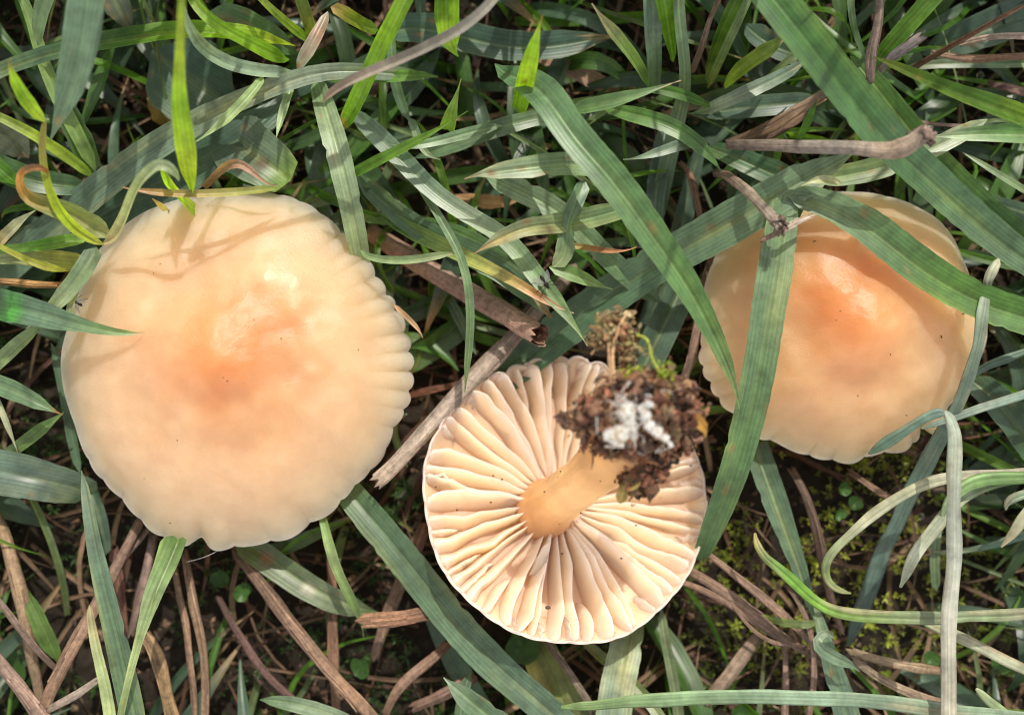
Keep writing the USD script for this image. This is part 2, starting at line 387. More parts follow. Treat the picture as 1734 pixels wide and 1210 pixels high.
def straw(label, pts, w, hues='straw', look='straw_look', name='straw', cat='straw', flat=.36, rough=.2, jag=(1.3, 1.3), sides=14, group=None, **kw):
    c = path3([at(*p) for p in pts], .8)
    n = len(c)
    sd = next(seeds)
    rs = np.random.RandomState(sd)
    k = max(4, n // 9)
    s = np.linspace(0, 1, n)
    r = np.array([mm(a, z) / 2 for a, z in zip(lerp(w, n), c[:, 2])]) * .72
    r = r * (1 + .09 * np.interp(s, np.linspace(0, 1, k), rs.randn(k).clip(-1.5, 1.5)))
    c = c + np.stack([np.interp(s, np.linspace(0, 1, k), rs.randn(k)) for _ in range(3)], 1) * [.10, .10, .08]
    v, f, col, st = tube(c, r, hues, max(sides, 14), rough, sd, flat, jag=jag, **kw)
    fib = np.random.RandomState(sd + 1).uniform(.62, 1.15, max(sides, 14))              # fibres of uneven tone
    col[:n * len(fib)] = (col[:n * len(fib)].reshape(n, -1, 3) * fib[None, :, None]).reshape(-1, 3)
    t, sv, bv = frame(c)
    for _ in range(4):                                        # split fibres along the stalk
        a, b = sorted(rs.uniform(-.08, 1.08, 2).clip(0, 1))
        i, j = int(a * (n - 1)), int(b * (n - 1))
        if j - i < 5:
            continue
        o = rs.uniform(-.95, .95)
        cc = c[i:j + 1] + sv[i:j + 1] * (r[i:j + 1] * o)[:, None] + bv[i:j + 1] * (r[i:j + 1] * flat * np.sqrt(max(1 - o * o, .1)) * .95)[:, None]
        cc[-3:] += sv[-3:] * rs.uniform(-.25, .25) * np.array([[.2], [.6], [1]])
        v2, f2, c2, s2 = tube(cc, r[i:j + 1] * rs.uniform(.10, .26), [tuple(hue(h) * rs.uniform(.6, 1.3)) for h in ([hues] if isinstance(hues, (str, tuple)) else hues)], 7, .2, sd + 7 + _, .6)
        f = np.vstack([f, f2 + len(v)])
        v, col, st = np.vstack([v, v2]), np.vstack([col, c2]), np.vstack([st, s2])
    col = col * np.array([.74, .74, .68])
    return tag(put(name, v, f, look, tint=col, st=st), label, cat, group)

# ------------------------------------------------------------ ground: one sheet, fine under the frame, running far out
def ground():
    e = np.r_[np.linspace(0, 105, 150), 105 * 1.25 ** np.arange(1, 16)]
    xs = np.r_[-e[:0:-1], e]
    X, Y = np.meshgrid(xs, xs, indexing='ij')
    p = np.stack([X, Y, 0 * X], -1)
    Z = (meshkit.fbm(p / 9.0, 4, 3) - .5) * 4 + (meshkit.fbm(p / 1.6, 3, 8) - .5) * 1.8 - 1.0
    tag(put('ground', np.stack([X, Y, Z], -1).reshape(-1, 3), grid(len(xs), len(xs)), 'soil_look', base=(0, 0, 0)), 'dark damp soil under the grass', 'ground', kind='structure')
ground()

class Holder:
    """A prim to parent others under."""
    def __init__(self, p):
        self.p = p
    def GetPath(self):
        return self.p.GetPath()

# ------------------------------------------------------------ mushroom caps seen from above
def outline(pts, cpx, z, n):
    """Radius (mm) of a traced rim about its centre for n even angles."""
    C = at(*cpx, z)
    P = np.array([at(x, y, z) for x, y in pts])[:, :2] - C[:2]
    th, r = np.arctan2(P[:, 1], P[:, 0]) % (2 * np.pi), np.hypot(P[:, 0], P[:, 1])
    o = np.argsort(th)
    th, r = th[o], r[o]
    T = np.r_[th, th[0] + 2 * np.pi]
    R = np.r_[r, r[0]]
    g = np.linspace(0, 2 * np.pi, n, endpoint=False)
    return C, g, CubicSpline(T, R, bc_type='periodic')((g - T[0]) % (2 * np.pi) + T[0])

def cap_top(rim, cpx, z, H, umbo, bumps, lobes, stain, rough, seed, tiltv=(0, 0), n=720, m=84):
    """A closed cap: skin, rolled margin, ribbed underside. lobes(theta) -> (depth share, phase) of the crenate margin; stain = (px, py, radius px)."""
    C, th, R = outline(rim, cpx, z, n)
    amp, ph = lobes(th)
    F = np.fft.rfft(R)
    F[6:] = 0
    R0 = np.fft.irfft(F, n)                          # the smooth rim: the crenate one takes over near the margin only
    R = R * (1 + 1.2 * amp * (np.abs(np.sin(ph + np.pi / 2)) ** .6 - .8))
    t = np.linspace(0, 1, m) ** .8
    T, TH = np.meshgrid(t, th, indexing='ij')
    near = np.clip((T - .72) / .28, 0, 1) ** 1.5
    rr = T * (R0[None] + (R - R0)[None] * near)
    x, y = rr * np.cos(TH), rr * np.sin(TH)
    prof = 1 - T ** 2.5
    Zt = z + H * prof + umbo * np.exp(-(T / .27) ** 2) - .55 * np.exp(-((T - .44) / .11) ** 2) * (.6 + .5 * np.sin(TH * 2 - 1.0))
    rip = np.clip((T - .80) / .20, 0, 1) ** 1.4
    Zt = Zt + rip * (np.clip(amp - .012, .0015, 1) * (np.cos(th) * .5 + .5) ** .5)[None] * R[None] * .6 * (np.abs(np.cos(ph)) ** .8 - .6)[None]
    q = np.stack([x, y, 0 * x], -1)
    Zt = Zt + (meshkit.fbm(q / 7.0, 3, seed) - .5) * 2.0 * rough * (1 - T ** 6) + (meshkit.fbm(q / 2.6, 3, seed + 5) - .5) * .42 * rough * np.exp(-(T / .62) ** 4)
    for bx, by, br, bh in bumps:
        b = at(bx, by, z + H * .8) - C
        Zt = Zt + .72 * rough ** 1.5 * bh * np.exp(-((x - b[0]) ** 2 + (y - b[1]) ** 2) / mm(br, z) ** 2)
    Zt = Zt + x * tiltv[0] + y * tiltv[1]
    top = np.stack([x, y, Zt], -1)
    # rolled margin and underside
    rows = [top]
    edge = top[-1]
    out = np.stack([np.cos(th), np.sin(th), 0 * th], -1)
    for k in range(1, 5):
        a = k / 4 * np.pi
        rows.append((edge + out * (math.sin(a) * .28) + np.array([0, 0, -.32 * (1 - math.cos(a))]))[None])
    for s in np.linspace(.97, .14, 26):
        zz = z + (H * .86) * (1 - s ** 2.2) - .9 - 1.9 * (1 - s) ** .5
        rib = -1.9 * np.abs(np.sin(th * 19)) ** .6 * min(1, (1 - s) * 8) * min(1, (s - .12) * 6)
        xx, yy = s * R * np.cos(th), s * R * np.sin(th)
        rows.append(np.stack([xx, yy, zz + rib + xx * tiltv[0] + yy * tiltv[1]], -1)[None])
    v = np.concatenate(rows, 0)
    k = len(v)
    sc = at(stain[0], stain[1], z + H) - C
    d = np.hypot((x - sc[0]) / stain[3], y - sc[1]) / mm(stain[2], z)
    d = d + (meshkit.fbm(q / 4.0, 3, seed + 9) - .5) * .75
    ctr, mid, rimc = np.array([.50, .200, .068]), np.array([.58, .310, .160]), np.array([.625, .372, .228])
    f1 = np.clip(1.45 - d, 0, 1)[..., None] ** 1.5
    f2 = np.clip(1.62 - d * .5, 0, 1)[..., None] ** 1.3
    col = rimc + (mid - rimc) * f2
    col = col + (ctr - col) * f1
    pale = (np.clip((T - .80) / .2, 0, 1) ** 1.5)[..., None] * .3
    col = col * (1 - pale) + np.array([.63, .375, .228]) * pale
    low = np.concatenate([np.broadcast_to(np.array([.66, .39, .24]), (4, n, 3)), np.broadcast_to(np.array([.80, .58, .42]), (k - m - 4, n, 3))], 0)
    colf = np.concatenate([col, low], 0)
    return C, v.reshape(-1, 3), grid(k, n, True), colf.reshape(-1, 3), Zt, R, th

def mushroom(label, name, rim, cpx, z, H, umbo, bumps, lobes, stain, rough, seed, tiltv, lean, skin=(1, 1, 1)):
    C, v, f, col, Zt, R, th = cap_top(rim, cpx, z, H, umbo, bumps, lobes, stain, rough, seed, tiltv)
    col = col * np.array(skin)
    foot = np.array([C[0] + lean[0], C[1] + lean[1], -2.0])
    t = thing('mushroom', foot, label, 'mushroom')
    put('cap', v + C * [1, 1, 0] - foot, f, 'cap_look', t, tint=col, base=(0, 0, 0))
    c = path3([(0, 0, 0), (-lean[0] * .4, -lean[1] * .4, (z + 2) * .5), (-lean[0], -lean[1], z + H * .72)], .8)
    vv, ff, cc, st = tube(c, [3.9, 3.4, 3.3, 3.9], [(.72, .42, .18), (.8, .55, .28)], 28, .05, seed)
    put('stem', vv, ff, 'stem_look', t, tint=cc, st=st, base=(0, 0, 0))
    return C, Zt, R, th

def notched(notches, amps, cpx, z, th):
    """Margin lobes from the pixel places of the notches between them: (radial amp, phase, ripple amp) at the angles th."""
    C = at(*cpx, z)
    q = np.array([at(x, y, z) for x, y in notches])[:, :2] - C[:2]
    a = np.arctan2(q[:, 1], q[:, 0]) % (2 * np.pi)
    o = np.argsort(a)
    a, m = a[o], np.array(amps)[o]
    A = np.r_[a[-1] - 2 * np.pi, a, a[0] + 2 * np.pi]
    ph = np.pi * (np.interp(th, A, np.arange(len(A))) + .5)
    M = np.r_[m[-1], m, m[0]]
    return np.interp(th, A, M), ph
NOTCH_L = [(540, 362, 8), (577, 393, 16), (598, 414, 20), (615, 438, 22), (634, 468, 24), (655, 497, 30), (673, 522, 32), (688, 562, 32), (695, 594, 30), (696, 628, 32), (689, 662, 28), (679, 692, 22), (664, 724, 14), (648, 756, 10), (624, 794, 10), (600, 822, 10), (572, 842, 18), (522, 880, 20), (455, 909, 18), (395, 922, 20), (324, 918, 18), (274, 908, 16), (236, 882, 14), (203, 846, 12), (174, 812, 12),
           (150, 778, 8), (126, 720, 3), (106, 640, 2), (110, 560, 2), (140, 470, 2), (200, 390, 2), (270, 352, 2), (350, 330, 3), (420, 328, 4), (470, 332, 6), (505, 344, 8)]
NOTCH_R = [(1240, 388, 2), (1300, 350, 2), (1370, 333, 3), (1440, 328, 4), (1500, 335, 4), (1560, 357, 3), (1598, 385, 3), (1625, 430, 4), (1650, 490, 4), (1672, 555, 5), (1650, 628, 8), (1604, 704, 10), (1562, 722, 40), (1546, 746, 26), (1500, 764, 18), (1467, 774, 20), (1412, 777, 18), (1373, 771, 20), (1307, 743, 18), (1275, 724, 14), (1248, 704, 20), (1221, 672, 28), (1209, 645, 28), (1192, 620, 24), (1187, 588, 18), (1192, 545, 6), (1194, 500, 4), (1210, 445, 3)]
def lobes_left(th):
    return notched([n[:2] for n in NOTCH_L], [n[2] * .001 for n in NOTCH_L], (400, 628), 13.5, th)
def lobes_right(th):
    return notched([n[:2] for n in NOTCH_R], [n[2] * .001 for n in NOTCH_R], (1430, 555), 11.0, th)

RIM_L = [(420, 328), (480, 334), (540, 362), (580, 397), (612, 430), (636, 468), (656, 500), (674, 532), (688, 570), (695, 610), (693, 660), (684, 692), (664, 725), (650, 762),
         (622, 798), (588, 832), (568, 856), (530, 882), (480, 911), (420, 921), (372, 929), (352, 921), (338, 908), (326, 918), (305, 921), (268, 905), (238, 880), (200, 838), (174, 812), (150, 778), (128, 720),
         (110, 660), (106, 600), (118, 550), (138, 490), (160, 440), (200, 394), (250, 360), (325, 336), (375, 328)]
RIM_R = [(1240, 388), (1300, 350), (1370, 333), (1440, 328), (1500, 335), (1560, 357), (1598, 385), (1625, 430), (1650, 490), (1672, 555), (1666, 590), (1650, 628), (1628, 668), (1604, 704), (1588, 738),
         (1570, 728), (1556, 738), (1528, 762), (1480, 768), (1450, 780), (1410, 777), (1360, 766), (1310, 745), (1285, 738), (1250, 702), (1225, 682), (1207, 652), (1189, 610), (1193, 560), (1194, 500), (1210, 445)]
CL, ZL, RL, TL = mushroom('large pale peach mushroom cap with orange centre at the left, seen from above', 'mushroom', RIM_L, (400, 628), 13.5, 8.3, 2.0,
    [(470, 480, 62, 1.0), (380, 590, 70, .9), (398, 668, 30, -1.2), (355, 684, 46, -.9), (300, 690, 40, -.4), (540, 430, 40, -.5), (560, 560, 60, .5), (330, 470, 60, -.5), (420, 440, 40, -.35), (500, 515, 26, .4), (300, 600, 40, .4)],
    lobes_left, (392, 598, 108, 1.0), 1.0, 11, (.0, .01), (2, -3))
CR, ZR, RR, TR = mushroom('orange centred mushroom cap at the right, crossed by broad grass blades', 'mushroom', RIM_R, (1430, 555), 11.0, 8.0, 1.2,
    [(1440, 540, 60, .8), (1400, 430, 55, 1.0), (1450, 432, 22, .7), (1500, 470, 50, .6), (1575, 590, 42, -1.1), (1550, 640, 34, .8), (1590, 545, 36, .7), (1345, 545, 45, -.6), (1360, 480, 30, .5), (1530, 500, 26, -.4)],
    lobes_right, (1425, 505, 92, 1.0), 1.0, 29, (-.01, .02), (1, -2), (1.0, .92, .80))

def specks(parent, spots, C, Zt, R, th, m=84):
    """Tiny dirt grains lying on a cap."""
    k = 0
    for px, py, r in spots:
        p = at(px, py, 20) - C
        rr, a = np.hypot(p[0], p[1]), np.arctan2(p[1], p[0]) % (2 * np.pi)
        j = int(a / (2 * np.pi) * len(th)) % len(th)
        z = Zt[int(np.clip(((rr / R[j]) ** (1 / .8)) * (m - 1), 0, m - 1)), j]
        g = trimesh.creation.icosphere(1, 1.0)
        rs = np.random.RandomState(int(px))
        v = g.vertices * (np.array([1.6, .7, .5]) * .72 * r * (1 + .3 * rs.rand(3)))
        ang = rs.rand() * 6
        M = np.array([[math.cos(ang), -math.sin(ang), 0], [math.sin(ang), math.cos(ang), 0], [0, 0, 1]])
        q = at(px, py, z)
        put('speck', v @ M.T + q - parent[1], g.faces, 'crumb_look', parent[0], tint=np.tile([.10, .055, .03], (len(v), 1)), base=(0, 0, 0))
mush = [stage.GetPrimAtPath('/World/mushroom'), stage.GetPrimAtPath('/World/mushroom_001')]
specks((Holder(mush[0]), np.array([CL[0] + 2, CL[1] - 3, -2.0])), [(271, 447, .09), (260, 462, .08), (276, 522, .11), (313, 581, .11), (385, 645, .12), (378, 639, .09), (318, 650, .08), (315, 700, .09), (300, 745, .11), (476, 573, .11), (606, 592, .14), (430, 541, .09), (578, 497, .1), (650, 733, .09), (288, 885, .1), (244, 810, .07)], CL, ZL, RL, TL)
specks((Holder(mush[1]), np.array([CR[0] + 1, CR[1] - 2, -2.0])), [(1380, 409, .20), (1631, 531, .17), (1594, 570, .16), (1423, 526, .1), (1416, 542, .08), (1508, 600, .1), (1453, 670, .1), (1300, 666, .12), (1358, 665, .08), (1535, 703, .1), (1219, 542, .09), (1512, 545, .09)], CR, ZR, RR, TR)

# ------------------------------------------------------------ the picked mushroom lying gills up
G0 = at(963, 836, 12.5)                                  # centre of its rim
bx_, by_ = math.radians(17), math.radians(12)            # leans towards +y and +x
N = unit(np.array([math.sin(by_), math.sin(bx_) + .03, 1.0]))
Ex = unit(np.array([1.0, 0, 0]) - N * N[0])
Ey = np.cross(N, Ex)
M3 = np.stack([Ex, Ey, N], 1)
def G(p):
    return p @ M3.T
RG = 17.95
def rim_gill(th):
    d = np.degrees(th) % 360
    top = np.exp(-((d - 95) / 55.0) ** 4)
    r = RG * (1 + .012 * np.sin(2 * th + .6) + .008 * np.sin(5 * th + 1) + .006 * np.sin(9 * th) - .030 * np.exp(-((d - 222) / 38.0) ** 2) + .012 * np.exp(-((d - 355) / 40.0) ** 2))
    return r * (1 + .040 * top * (np.abs(np.cos(19 * th + .6)) ** .7 - .7) + .006 * (np.abs(np.cos(19 * th)) - .6))
def edge_h(q):      # height of the gill edges over the rim plane, q = radius share
    return -4.9 * (1 - np.clip(q, 0, 1) ** 1.9) - .5 * np.exp(-((q - .18) / .07) ** 2)
def gill_h(q):      # height of a gill above the flesh
    return 2.7 * np.clip((1.0 - q) / .13, 0, 1) ** .6 * np.clip((q - .13) / .25, .2, 1)
def flesh(q):
    return edge_h(q) - gill_h(q)
tg = thing('mushroom', G0, 'picked mushroom lying upside down showing pale gills and a soil clump on its stem', 'mushroom')
def picked():
    n = 720
    th = np.linspace(0, 2 * np.pi, n, endpoint=False)
    R = rim_gill(th)
    ins = np.r_[np.linspace(.10, .9, 26), np.linspace(.91, .985, 9)]
    rows = [np.stack([q * R * np.cos(th), q * R * np.sin(th), flesh(q) + 0 * th], -1) for q in ins]
    for a in np.linspace(0, 1, 6):
        ang = a * np.pi
        rows.append(np.stack([(R * .985 + .30 * np.sin(ang)) * np.cos(th), (R * .985 + .30 * np.sin(ang)) * np.sin(th), flesh(.985) + .12 - .5 * (1 - np.cos(ang)) / 2 + 0 * th], -1))
    for q in np.linspace(.985, .02, 36):                       # the skin below: bulges past the rim
        bulge = 1 + .055 * np.sin(np.clip((q - .72) / .28, 0, 1) * np.pi)
        zz = -.7 - 10.2 * (1 - q ** 3.6) ** .8
        rows.append(np.stack([q * bulge * R * np.cos(th), q * bulge * R * np.sin(th), zz + 0 * th], -1))
    v = np.stack(rows)
    k, m = len(v), len(ins)
    col = np.broadcast_to(np.array([.81, .52, .37]), (k, n, 3)).copy()
    col[m + 3:] = (.78, .40, .22)
    qs = ins[:, None, None]
    col[:m] = np.array([.79, .46, .29]) * (qs > 0) 
    put('cap', G(v.reshape(-1, 3)), grid(k, n, True), 'gill_look', tg, tint=col.reshape(-1, 3), base=(0, 0, 0))
picked()
def gill(name, a0, q0, q1, half, hs, lean, seed, twist=0.0, ragged=0.0):
    """One gill: a closed waxy plate from radius share q0 to q1; half = half width as an angle at the rim, lean = sideways shift of its edge (mm)."""
    rs = np.random.RandomState(seed)
    n, m = 38, 15
    q = np.linspace(q0, q1, n)
    e = np.interp(q, np.linspace(q0, q1, 7), rs.randn(7)) * .010 + twist * (q - .5)
    ang = a0 + e + .06 * np.sin(3.2 * q + rs.rand() * 6) * np.clip(q - .2, 0, 1)
    s = np.linspace(-1, 1, m)
    R = rim_gill(np.array([a0]))[0]
    r = q * R
    endin = np.clip((q - q0) / (.10 if q0 > .25 else .03), 0, 1) ** .5
    endout = np.clip((q1 - q) / .035, 0, 1) ** .5
    H = (gill_h(q) + .32) * hs * endin * np.maximum(endout, .03)
    if ragged:
        H = H * (1 - ragged * np.interp(q, np.linspace(q0, q1, 26), rs.rand(26)) * np.clip((q - .5) * 3, 0, 1))
    wid = np.minimum(half * r, 1.25) * np.maximum(np.minimum(endin + .25, 1) * np.minimum(endout + .3, 1), .12)
    wid = wid * (1 + .14 * np.interp(q, np.linspace(q0, q1, 7), rs.randn(7)))
    prof = (1 - np.abs(s) ** 1.7) ** .85
    wav = .13 * np.interp(q, np.linspace(q0, q1, 9), rs.randn(9)) * np.clip((q - .25) * 2, 0, 1)
    v = np.zeros((n, m + 3, 3))
    for j in range(m + 3):
        p, sj = (prof[j], s[j]) if j < m else (0.0, (.9, 0, -.9)[j - m])
        h = H * p
        lat = sj * wid * (1 - .55 * p) + lean * (h / 2.9) * np.clip(r / 8, .15, 1) + wav * (h / 2.9) ** 1.5
        v[:, j, 0] = r * np.cos(ang) - lat * np.sin(ang)
        v[:, j, 1] = r * np.sin(ang) + lat * np.cos(ang)
        v[:, j, 2] = flesh(q) - .25 + h - (.5 if j >= m else 0)
    c0, c1 = np.array([.72, .39, .24]), np.array([.77, .51, .365])
    pr = np.r_[prof, 0, 0, 0]
    col = c0 + (c1 - c0) * (pr[None, :, None] ** .6) * np.clip((q - .12) * 3.2, .15, 1)[:, None, None]
    col = col * (1 + .03 * rs.randn()) * (1 + .04 * np.interp(q, np.linspace(q0, q1, 6), rs.randn(6)))[:, None, None]
    M_ = m + 3
    f = grid(n, M_, True)[:, ::-1]
    v, col = v.reshape(-1, 3), col.reshape(-1, 3)
    k = len(v)
    v = np.vstack([v, v[:M_].mean(0), v[-M_:].mean(0)])
    col = np.vstack([col, col[0], col[-1]])
    a, bb = np.arange(M_), (np.arange(M_) + 1) % M_
    f = np.vstack([f, np.stack([np.full(M_, k), a, bb], 1), np.stack([np.full(M_, k + 1), bb + (n - 1) * M_, a + (n - 1) * M_], 1)])
    put(name, G(v), f, 'gill_look', tg, tint=col, base=(0, 0, 0))
NG = 41
rg = np.random.RandomState(5)
ga = np.sort((np.arange(NG) + .30 * rg.uniform(-1, 1, NG)) / NG * 2 * np.pi + .05)
gap = np.diff(np.r_[ga, ga[0] + 2 * np.pi])
def leaning(a):                       # the gills sag towards the upper right of the picture
    return 1.15 * (.62 * math.cos(a) - .55 * math.sin(a))
for i, a in enumerate(ga):
    wdt = min(gap[i], gap[i - 1])
    right = np.exp(-(((np.degrees(a) + 180) % 360 - 180) / 40.0) ** 2)
    gill('gill', a, .185, .985 + .008 * rg.rand(), wdt * .47, 1.0 + .08 * rg.randn(), leaning(a) + .22 * rg.randn(), 100 + i, twist=.05 * rg.randn(), ragged=.4 * right)
for i in range(NG):
    mid = ga[i] + gap[i] * (.5 + .07 * rg.randn())
    k = rg.rand()
    q0 = .84 + .05 * rg.rand() if k < .6 else (.60 + .2 * rg.rand() if k < .93 else .45)
    if gap[i] > .125:
        gill('short_gill', mid, q0, .990, gap[i] * .25, .62 if q0 > .78 else .85, leaning(mid) * .8 + .2 * rg.randn(), 300 + i)
# torn flake of gill lying over the lower gills
def flake():
    from shapely.geometry import Polygon
    C3 = G0 + G(np.array([-.7, -7.0, edge_h(.42) + .25]))
    P = np.array([at(x, y, C3[2]) for x, y in [(932, 918), (920, 928), (908, 950), (896, 978), (902, 975), (906, 983), (914, 977), (922, 976), (926, 962), (929, 940)]])[:, :2]
    P = P - P.mean(0)
    m = trimesh.creation.extrude_polygon(Polygon(P), .3, engine='earcut').subdivide().subdivide()
    v = m.vertices.copy()
    v[:, 2] += .12 * np.sin(v[:, 0] * 1.4)
    c = at(915, 955, C3[2]) - G0
    put('torn_gill_flake', v + c, m.faces, 'gill_look', tg, tint=np.tile([.84, .66, .46], (len(v), 1)), base=(0, 0, 0))
flake()
# stem of the picked mushroom, soil clump with white threads, roots, moss strand
S0 = G(np.array([-1.5, -.9, -6.2]))
S1 = at(1072, 738, 31.0) - G0
def picked_stem():
    c = path3([S0, S0 * .62 + S1 * .38 + np.array([.0, -.2, .8]), S1], .6)
    v, f, col, st = tube(c, [3.95, 3.25, 2.95, 2.85, 2.8, 2.8, 2.85, 2.95, 3.05, 3.2], [(.60, .26, .10), (.64, .35, .145), (.66, .39, .17), (.65, .385, .17), (.60, .33, .135), (.48, .24, .09)], 40, .06, 7)
    rs = np.random.RandomState(8)
    str_ = rs.uniform(.88, 1.06, 40)
    cc = col[:-2].reshape(-1, 40, 3) * str_[None, :, None] * (1 + .10 * (meshkit.fbm(np.stack(np.meshgrid(np.arange(len(c)) / 5.0, np.arange(40) / 3.0, [0.5], indexing='ij'), -1)[:, :, 0], 3, 2) - .5))[..., None]
    col[:-2] = cc.reshape(-1, 3)
    put('stem', v, f, 'stem_look', tg, tint=col, st=st, base=(0, 0, 0))
    rs = np.random.RandomState(3)
    for k in range(16):
        i = rs.randint(8, len(c) - 4)
        t, s, b = frame(c)
        a = rs.uniform(-.2, 3.3)
        p = c[i] + (s[i] * math.cos(a) + b[i] * math.sin(a)) * 2.88
        g = trimesh.creation.icosphere(1, rs.uniform(.05, .13))
        put('speck', g.vertices * [1.4, .8, .8] + p, g.faces, 'crumb_look', tg, tint=np.tile([.10, .06, .03], (len(g.vertices), 1)), base=(0, 0, 0))
picked_stem()
for px, py, q in [(835, 805, .62), (850, 811, .56), (738, 824, .9), (928, 1028, .80), (1077, 889, .60), (1170, 788, .9), (831, 850, .55), (774, 863, .75), (952, 937, .35), (1052, 945, .6)]:
    g = trimesh.creation.icosphere(1, .14 if px != 928 else .30)
    z = G0[2] + edge_h(q)
    for _ in range(4):
        p = at(px, py, z) - G0
        q2 = np.hypot(p @ Ex, p @ Ey) / RG
        z = G0[2] + (G(np.array([p @ Ex, p @ Ey, edge_h(q2) + .1])))[2]
    put('speck', g.vertices * [1.2, .8, .7] + at(px, py, z + .1) - G0, g.faces, 'crumb_look', tg, tint=np.tile([.09, .055, .035], (len(g.vertices), 1)), base=(0, 0, 0))

def crumbs(cloud, rs, size, cols, level=1):
    """Lumps of soil joined into one mesh: cloud = list of centres."""
    vs, fs, cs, n = [], [], [], 0
    for p in cloud:
        g = trimesh.creation.icosphere(level, 1.0)
        v = g.vertices * (1 + .45 * rs.randn(len(g.vertices), 1).clip(-1.3, 1.3)) * rs.uniform(.28, 1.45, 3)
        Q = trimesh.transformations.random_rotation_matrix(rs.rand(3))[:3, :3]
        v = v @ Q.T * size * rs.lognormal(0, .45) + p
        vs.append(v); fs.append(g.faces + n); n += len(v)
        cs.append(np.tile(np.array(cols[rs.randint(len(cols))]) * rs.uniform(.6, 1.4), (len(v), 1)))
    return np.vstack(vs), np.vstack(fs), np.vstack(cs)
SOIL = [(.15, .075, .042), (.10, .048, .027), (.19, .105, .066), (.06, .03, .018), (.24, .10, .055), (.15, .10, .055), (.26, .15, .08), (.04, .022, .014), (.20, .08, .045)]
def scrap(name, pts, w, h, label=None):
    v, f, c, st = ribbon(pts, w, [h], tips=(.15, .25), fold=.5, seed=next(seeds), step=.4, wave=25)
    tag(put(name, v - G0, f, 'dry_leaf_look', tg, tint=c, st=st, base=(0, 0, 0)), label)
def clump():
    rs = np.random.RandomState(17)
    def blob(px, py, z, rx, ry, rz, n):
        d = unit(rs.randn(n, 3)) * rs.uniform(.55, 1.08, (n, 1)) * (1 + .16 * rs.randn(n, 1))
        return at(px, py, z) + d * np.array([mm(rx, z), mm(ry, z), rz])
    lumps = [(1065, 698, 33.5, 74, 54, 3.4, 1060), (1045, 738, 32.5, 50, 30, 2.8, 571), (1130, 690, 33, 52, 55, 2.6, 612), (1010, 712, 33, 48, 26, 2.0, 285), (1100, 655, 33, 55, 26, 2.4, 326), (1118, 752, 31.5, 26, 28, 2.2, 285), (1098, 790, 30.5, 30, 22, 1.8, 244), (1078, 815, 30, 24, 22, 1.4, 183), (1150, 735, 31, 28, 30, 1.6, 163)]
    pts = np.vstack([blob(*l) for l in lumps])
    # open a hollow for the white mycelium
    hole = at(1078, 716, 37)
    pts = pts[np.linalg.norm((pts - hole) * [1, 1, .8], axis=1) > 2.1]
    v, f, c = crumbs(pts - G0, rs, .30, SOIL)
    core = trimesh.creation.icosphere(3, 1.0)
    cv = core.vertices * (.86 + .5 * (meshkit.fbm(core.vertices * 2.2 + 5, 3, 4) - .5))[:, None] * [mm(72, 32), mm(58, 32), 2.8] + at(1072, 708, 31.4) - G0
    fine = pts[rs.randint(len(pts), size=3200)] + rs.randn(3200, 3) * .55
    fine = fine[np.linalg.norm((fine - hole) * [1, 1, .8], axis=1) > 1.9]
    v1, f1, c1 = crumbs(fine - G0, rs, .13, SOIL, 0)
    v, f, c = np.vstack([v, v1]), np.vstack([f, f1 + len(v)]), np.vstack([c, c1])
    n = len(v)
    sc = tag(put('soil_clump', np.vstack([v, cv]), np.vstack([f, core.faces + n]), 'crumb_look', tg, tint=np.vstack([c, np.tile([.05, .026, .016], (len(cv), 1))]), base=(0, 0, 0), smooth=False))
    # smaller clod held above it by two roots
    lum = [(1040, 560, 31, 34, 28, 2.0, 387), (1018, 572, 31, 22, 16, 1.5, 183), (1062, 590, 31, 18, 34, 1.5, 224), (1045, 536, 31, 30, 10, 1.0, 122), (1065, 612, 31, 10, 12, .8, 64)]
    p2 = np.vstack([blob(*l) for l in lum])
    v, f, c = crumbs(p2 - G0, rs, .19, [(.20, .13, .06), (.26, .20, .09), (.28, .23, .12), (.17, .14, .05), (.22, .10, .05), (.10, .06, .03)], 0)
    put('small_clod', v, f, 'crumb_look', tg, tint=c, base=(0, 0, 0), smooth=False)
    def wire(name, pts, w, h, look='crumb_look', rough=.2, parent=tg, sides=9):
        cc = path3([at(*p) - G0 for p in pts], .35)
        z = np.mean([p[2] for p in pts])
        v, f, col, st = tube(cc, [mm(a, z) / 2 for a in np.atleast_1d(w)] if np.ndim(w) else mm(w, z) / 2, h, sides, rough, next(seeds))
        return put(name, v, f, look, parent, tint=col, base=(0, 0, 0))
    wire('root', [(1040, 648, 34), (1037, 610, 33), (1041, 575, 32.6), (1062, 530, 32.6)], [8, 7, 6, 5], 'tan')
    wire('root', [(1034, 652, 34), (1032, 615, 33.4), (1030, 580, 32.5)], [5, 5, 4], 'dry')
    wire('root', [(1002, 760, 31.5), (1004, 778, 32.5), (1001, 795, 33)], [4, 3, 2], 'brown')
    wire('root', [(1003, 594, 31), (1002, 600, 31.5), (1010, 586, 31.5)], [3, 2, 2], 'tan')
    for k in range(60):
        a, r = rs.uniform(0, 6.28), rs.uniform(.8, 1.05)
        px, py = 1075 + 82 * r * math.cos(a), 708 + 64 * r * math.sin(a)
        wire('rootlet', [(px, py, 33), (px + rs.uniform(-12, 14), py + rs.uniform(-12, 12), 34 + rs.rand()), (px + rs.uniform(-22, 24), py + rs.uniform(-20, 20), 33 + rs.rand())], [3, 2.4, 1.5], ['brown', 'dry', 'rust'][k % 3], sides=6)
    # white mycelium in the broken face
    hold = Holder(sc.GetPrim())
    def white(name, pts, w):
        return wire(name, pts, w, [(.44, .38, .31), (.56, .52, .46), (.50, .45, .39)], 'mycelium_look', .45, hold, 20)
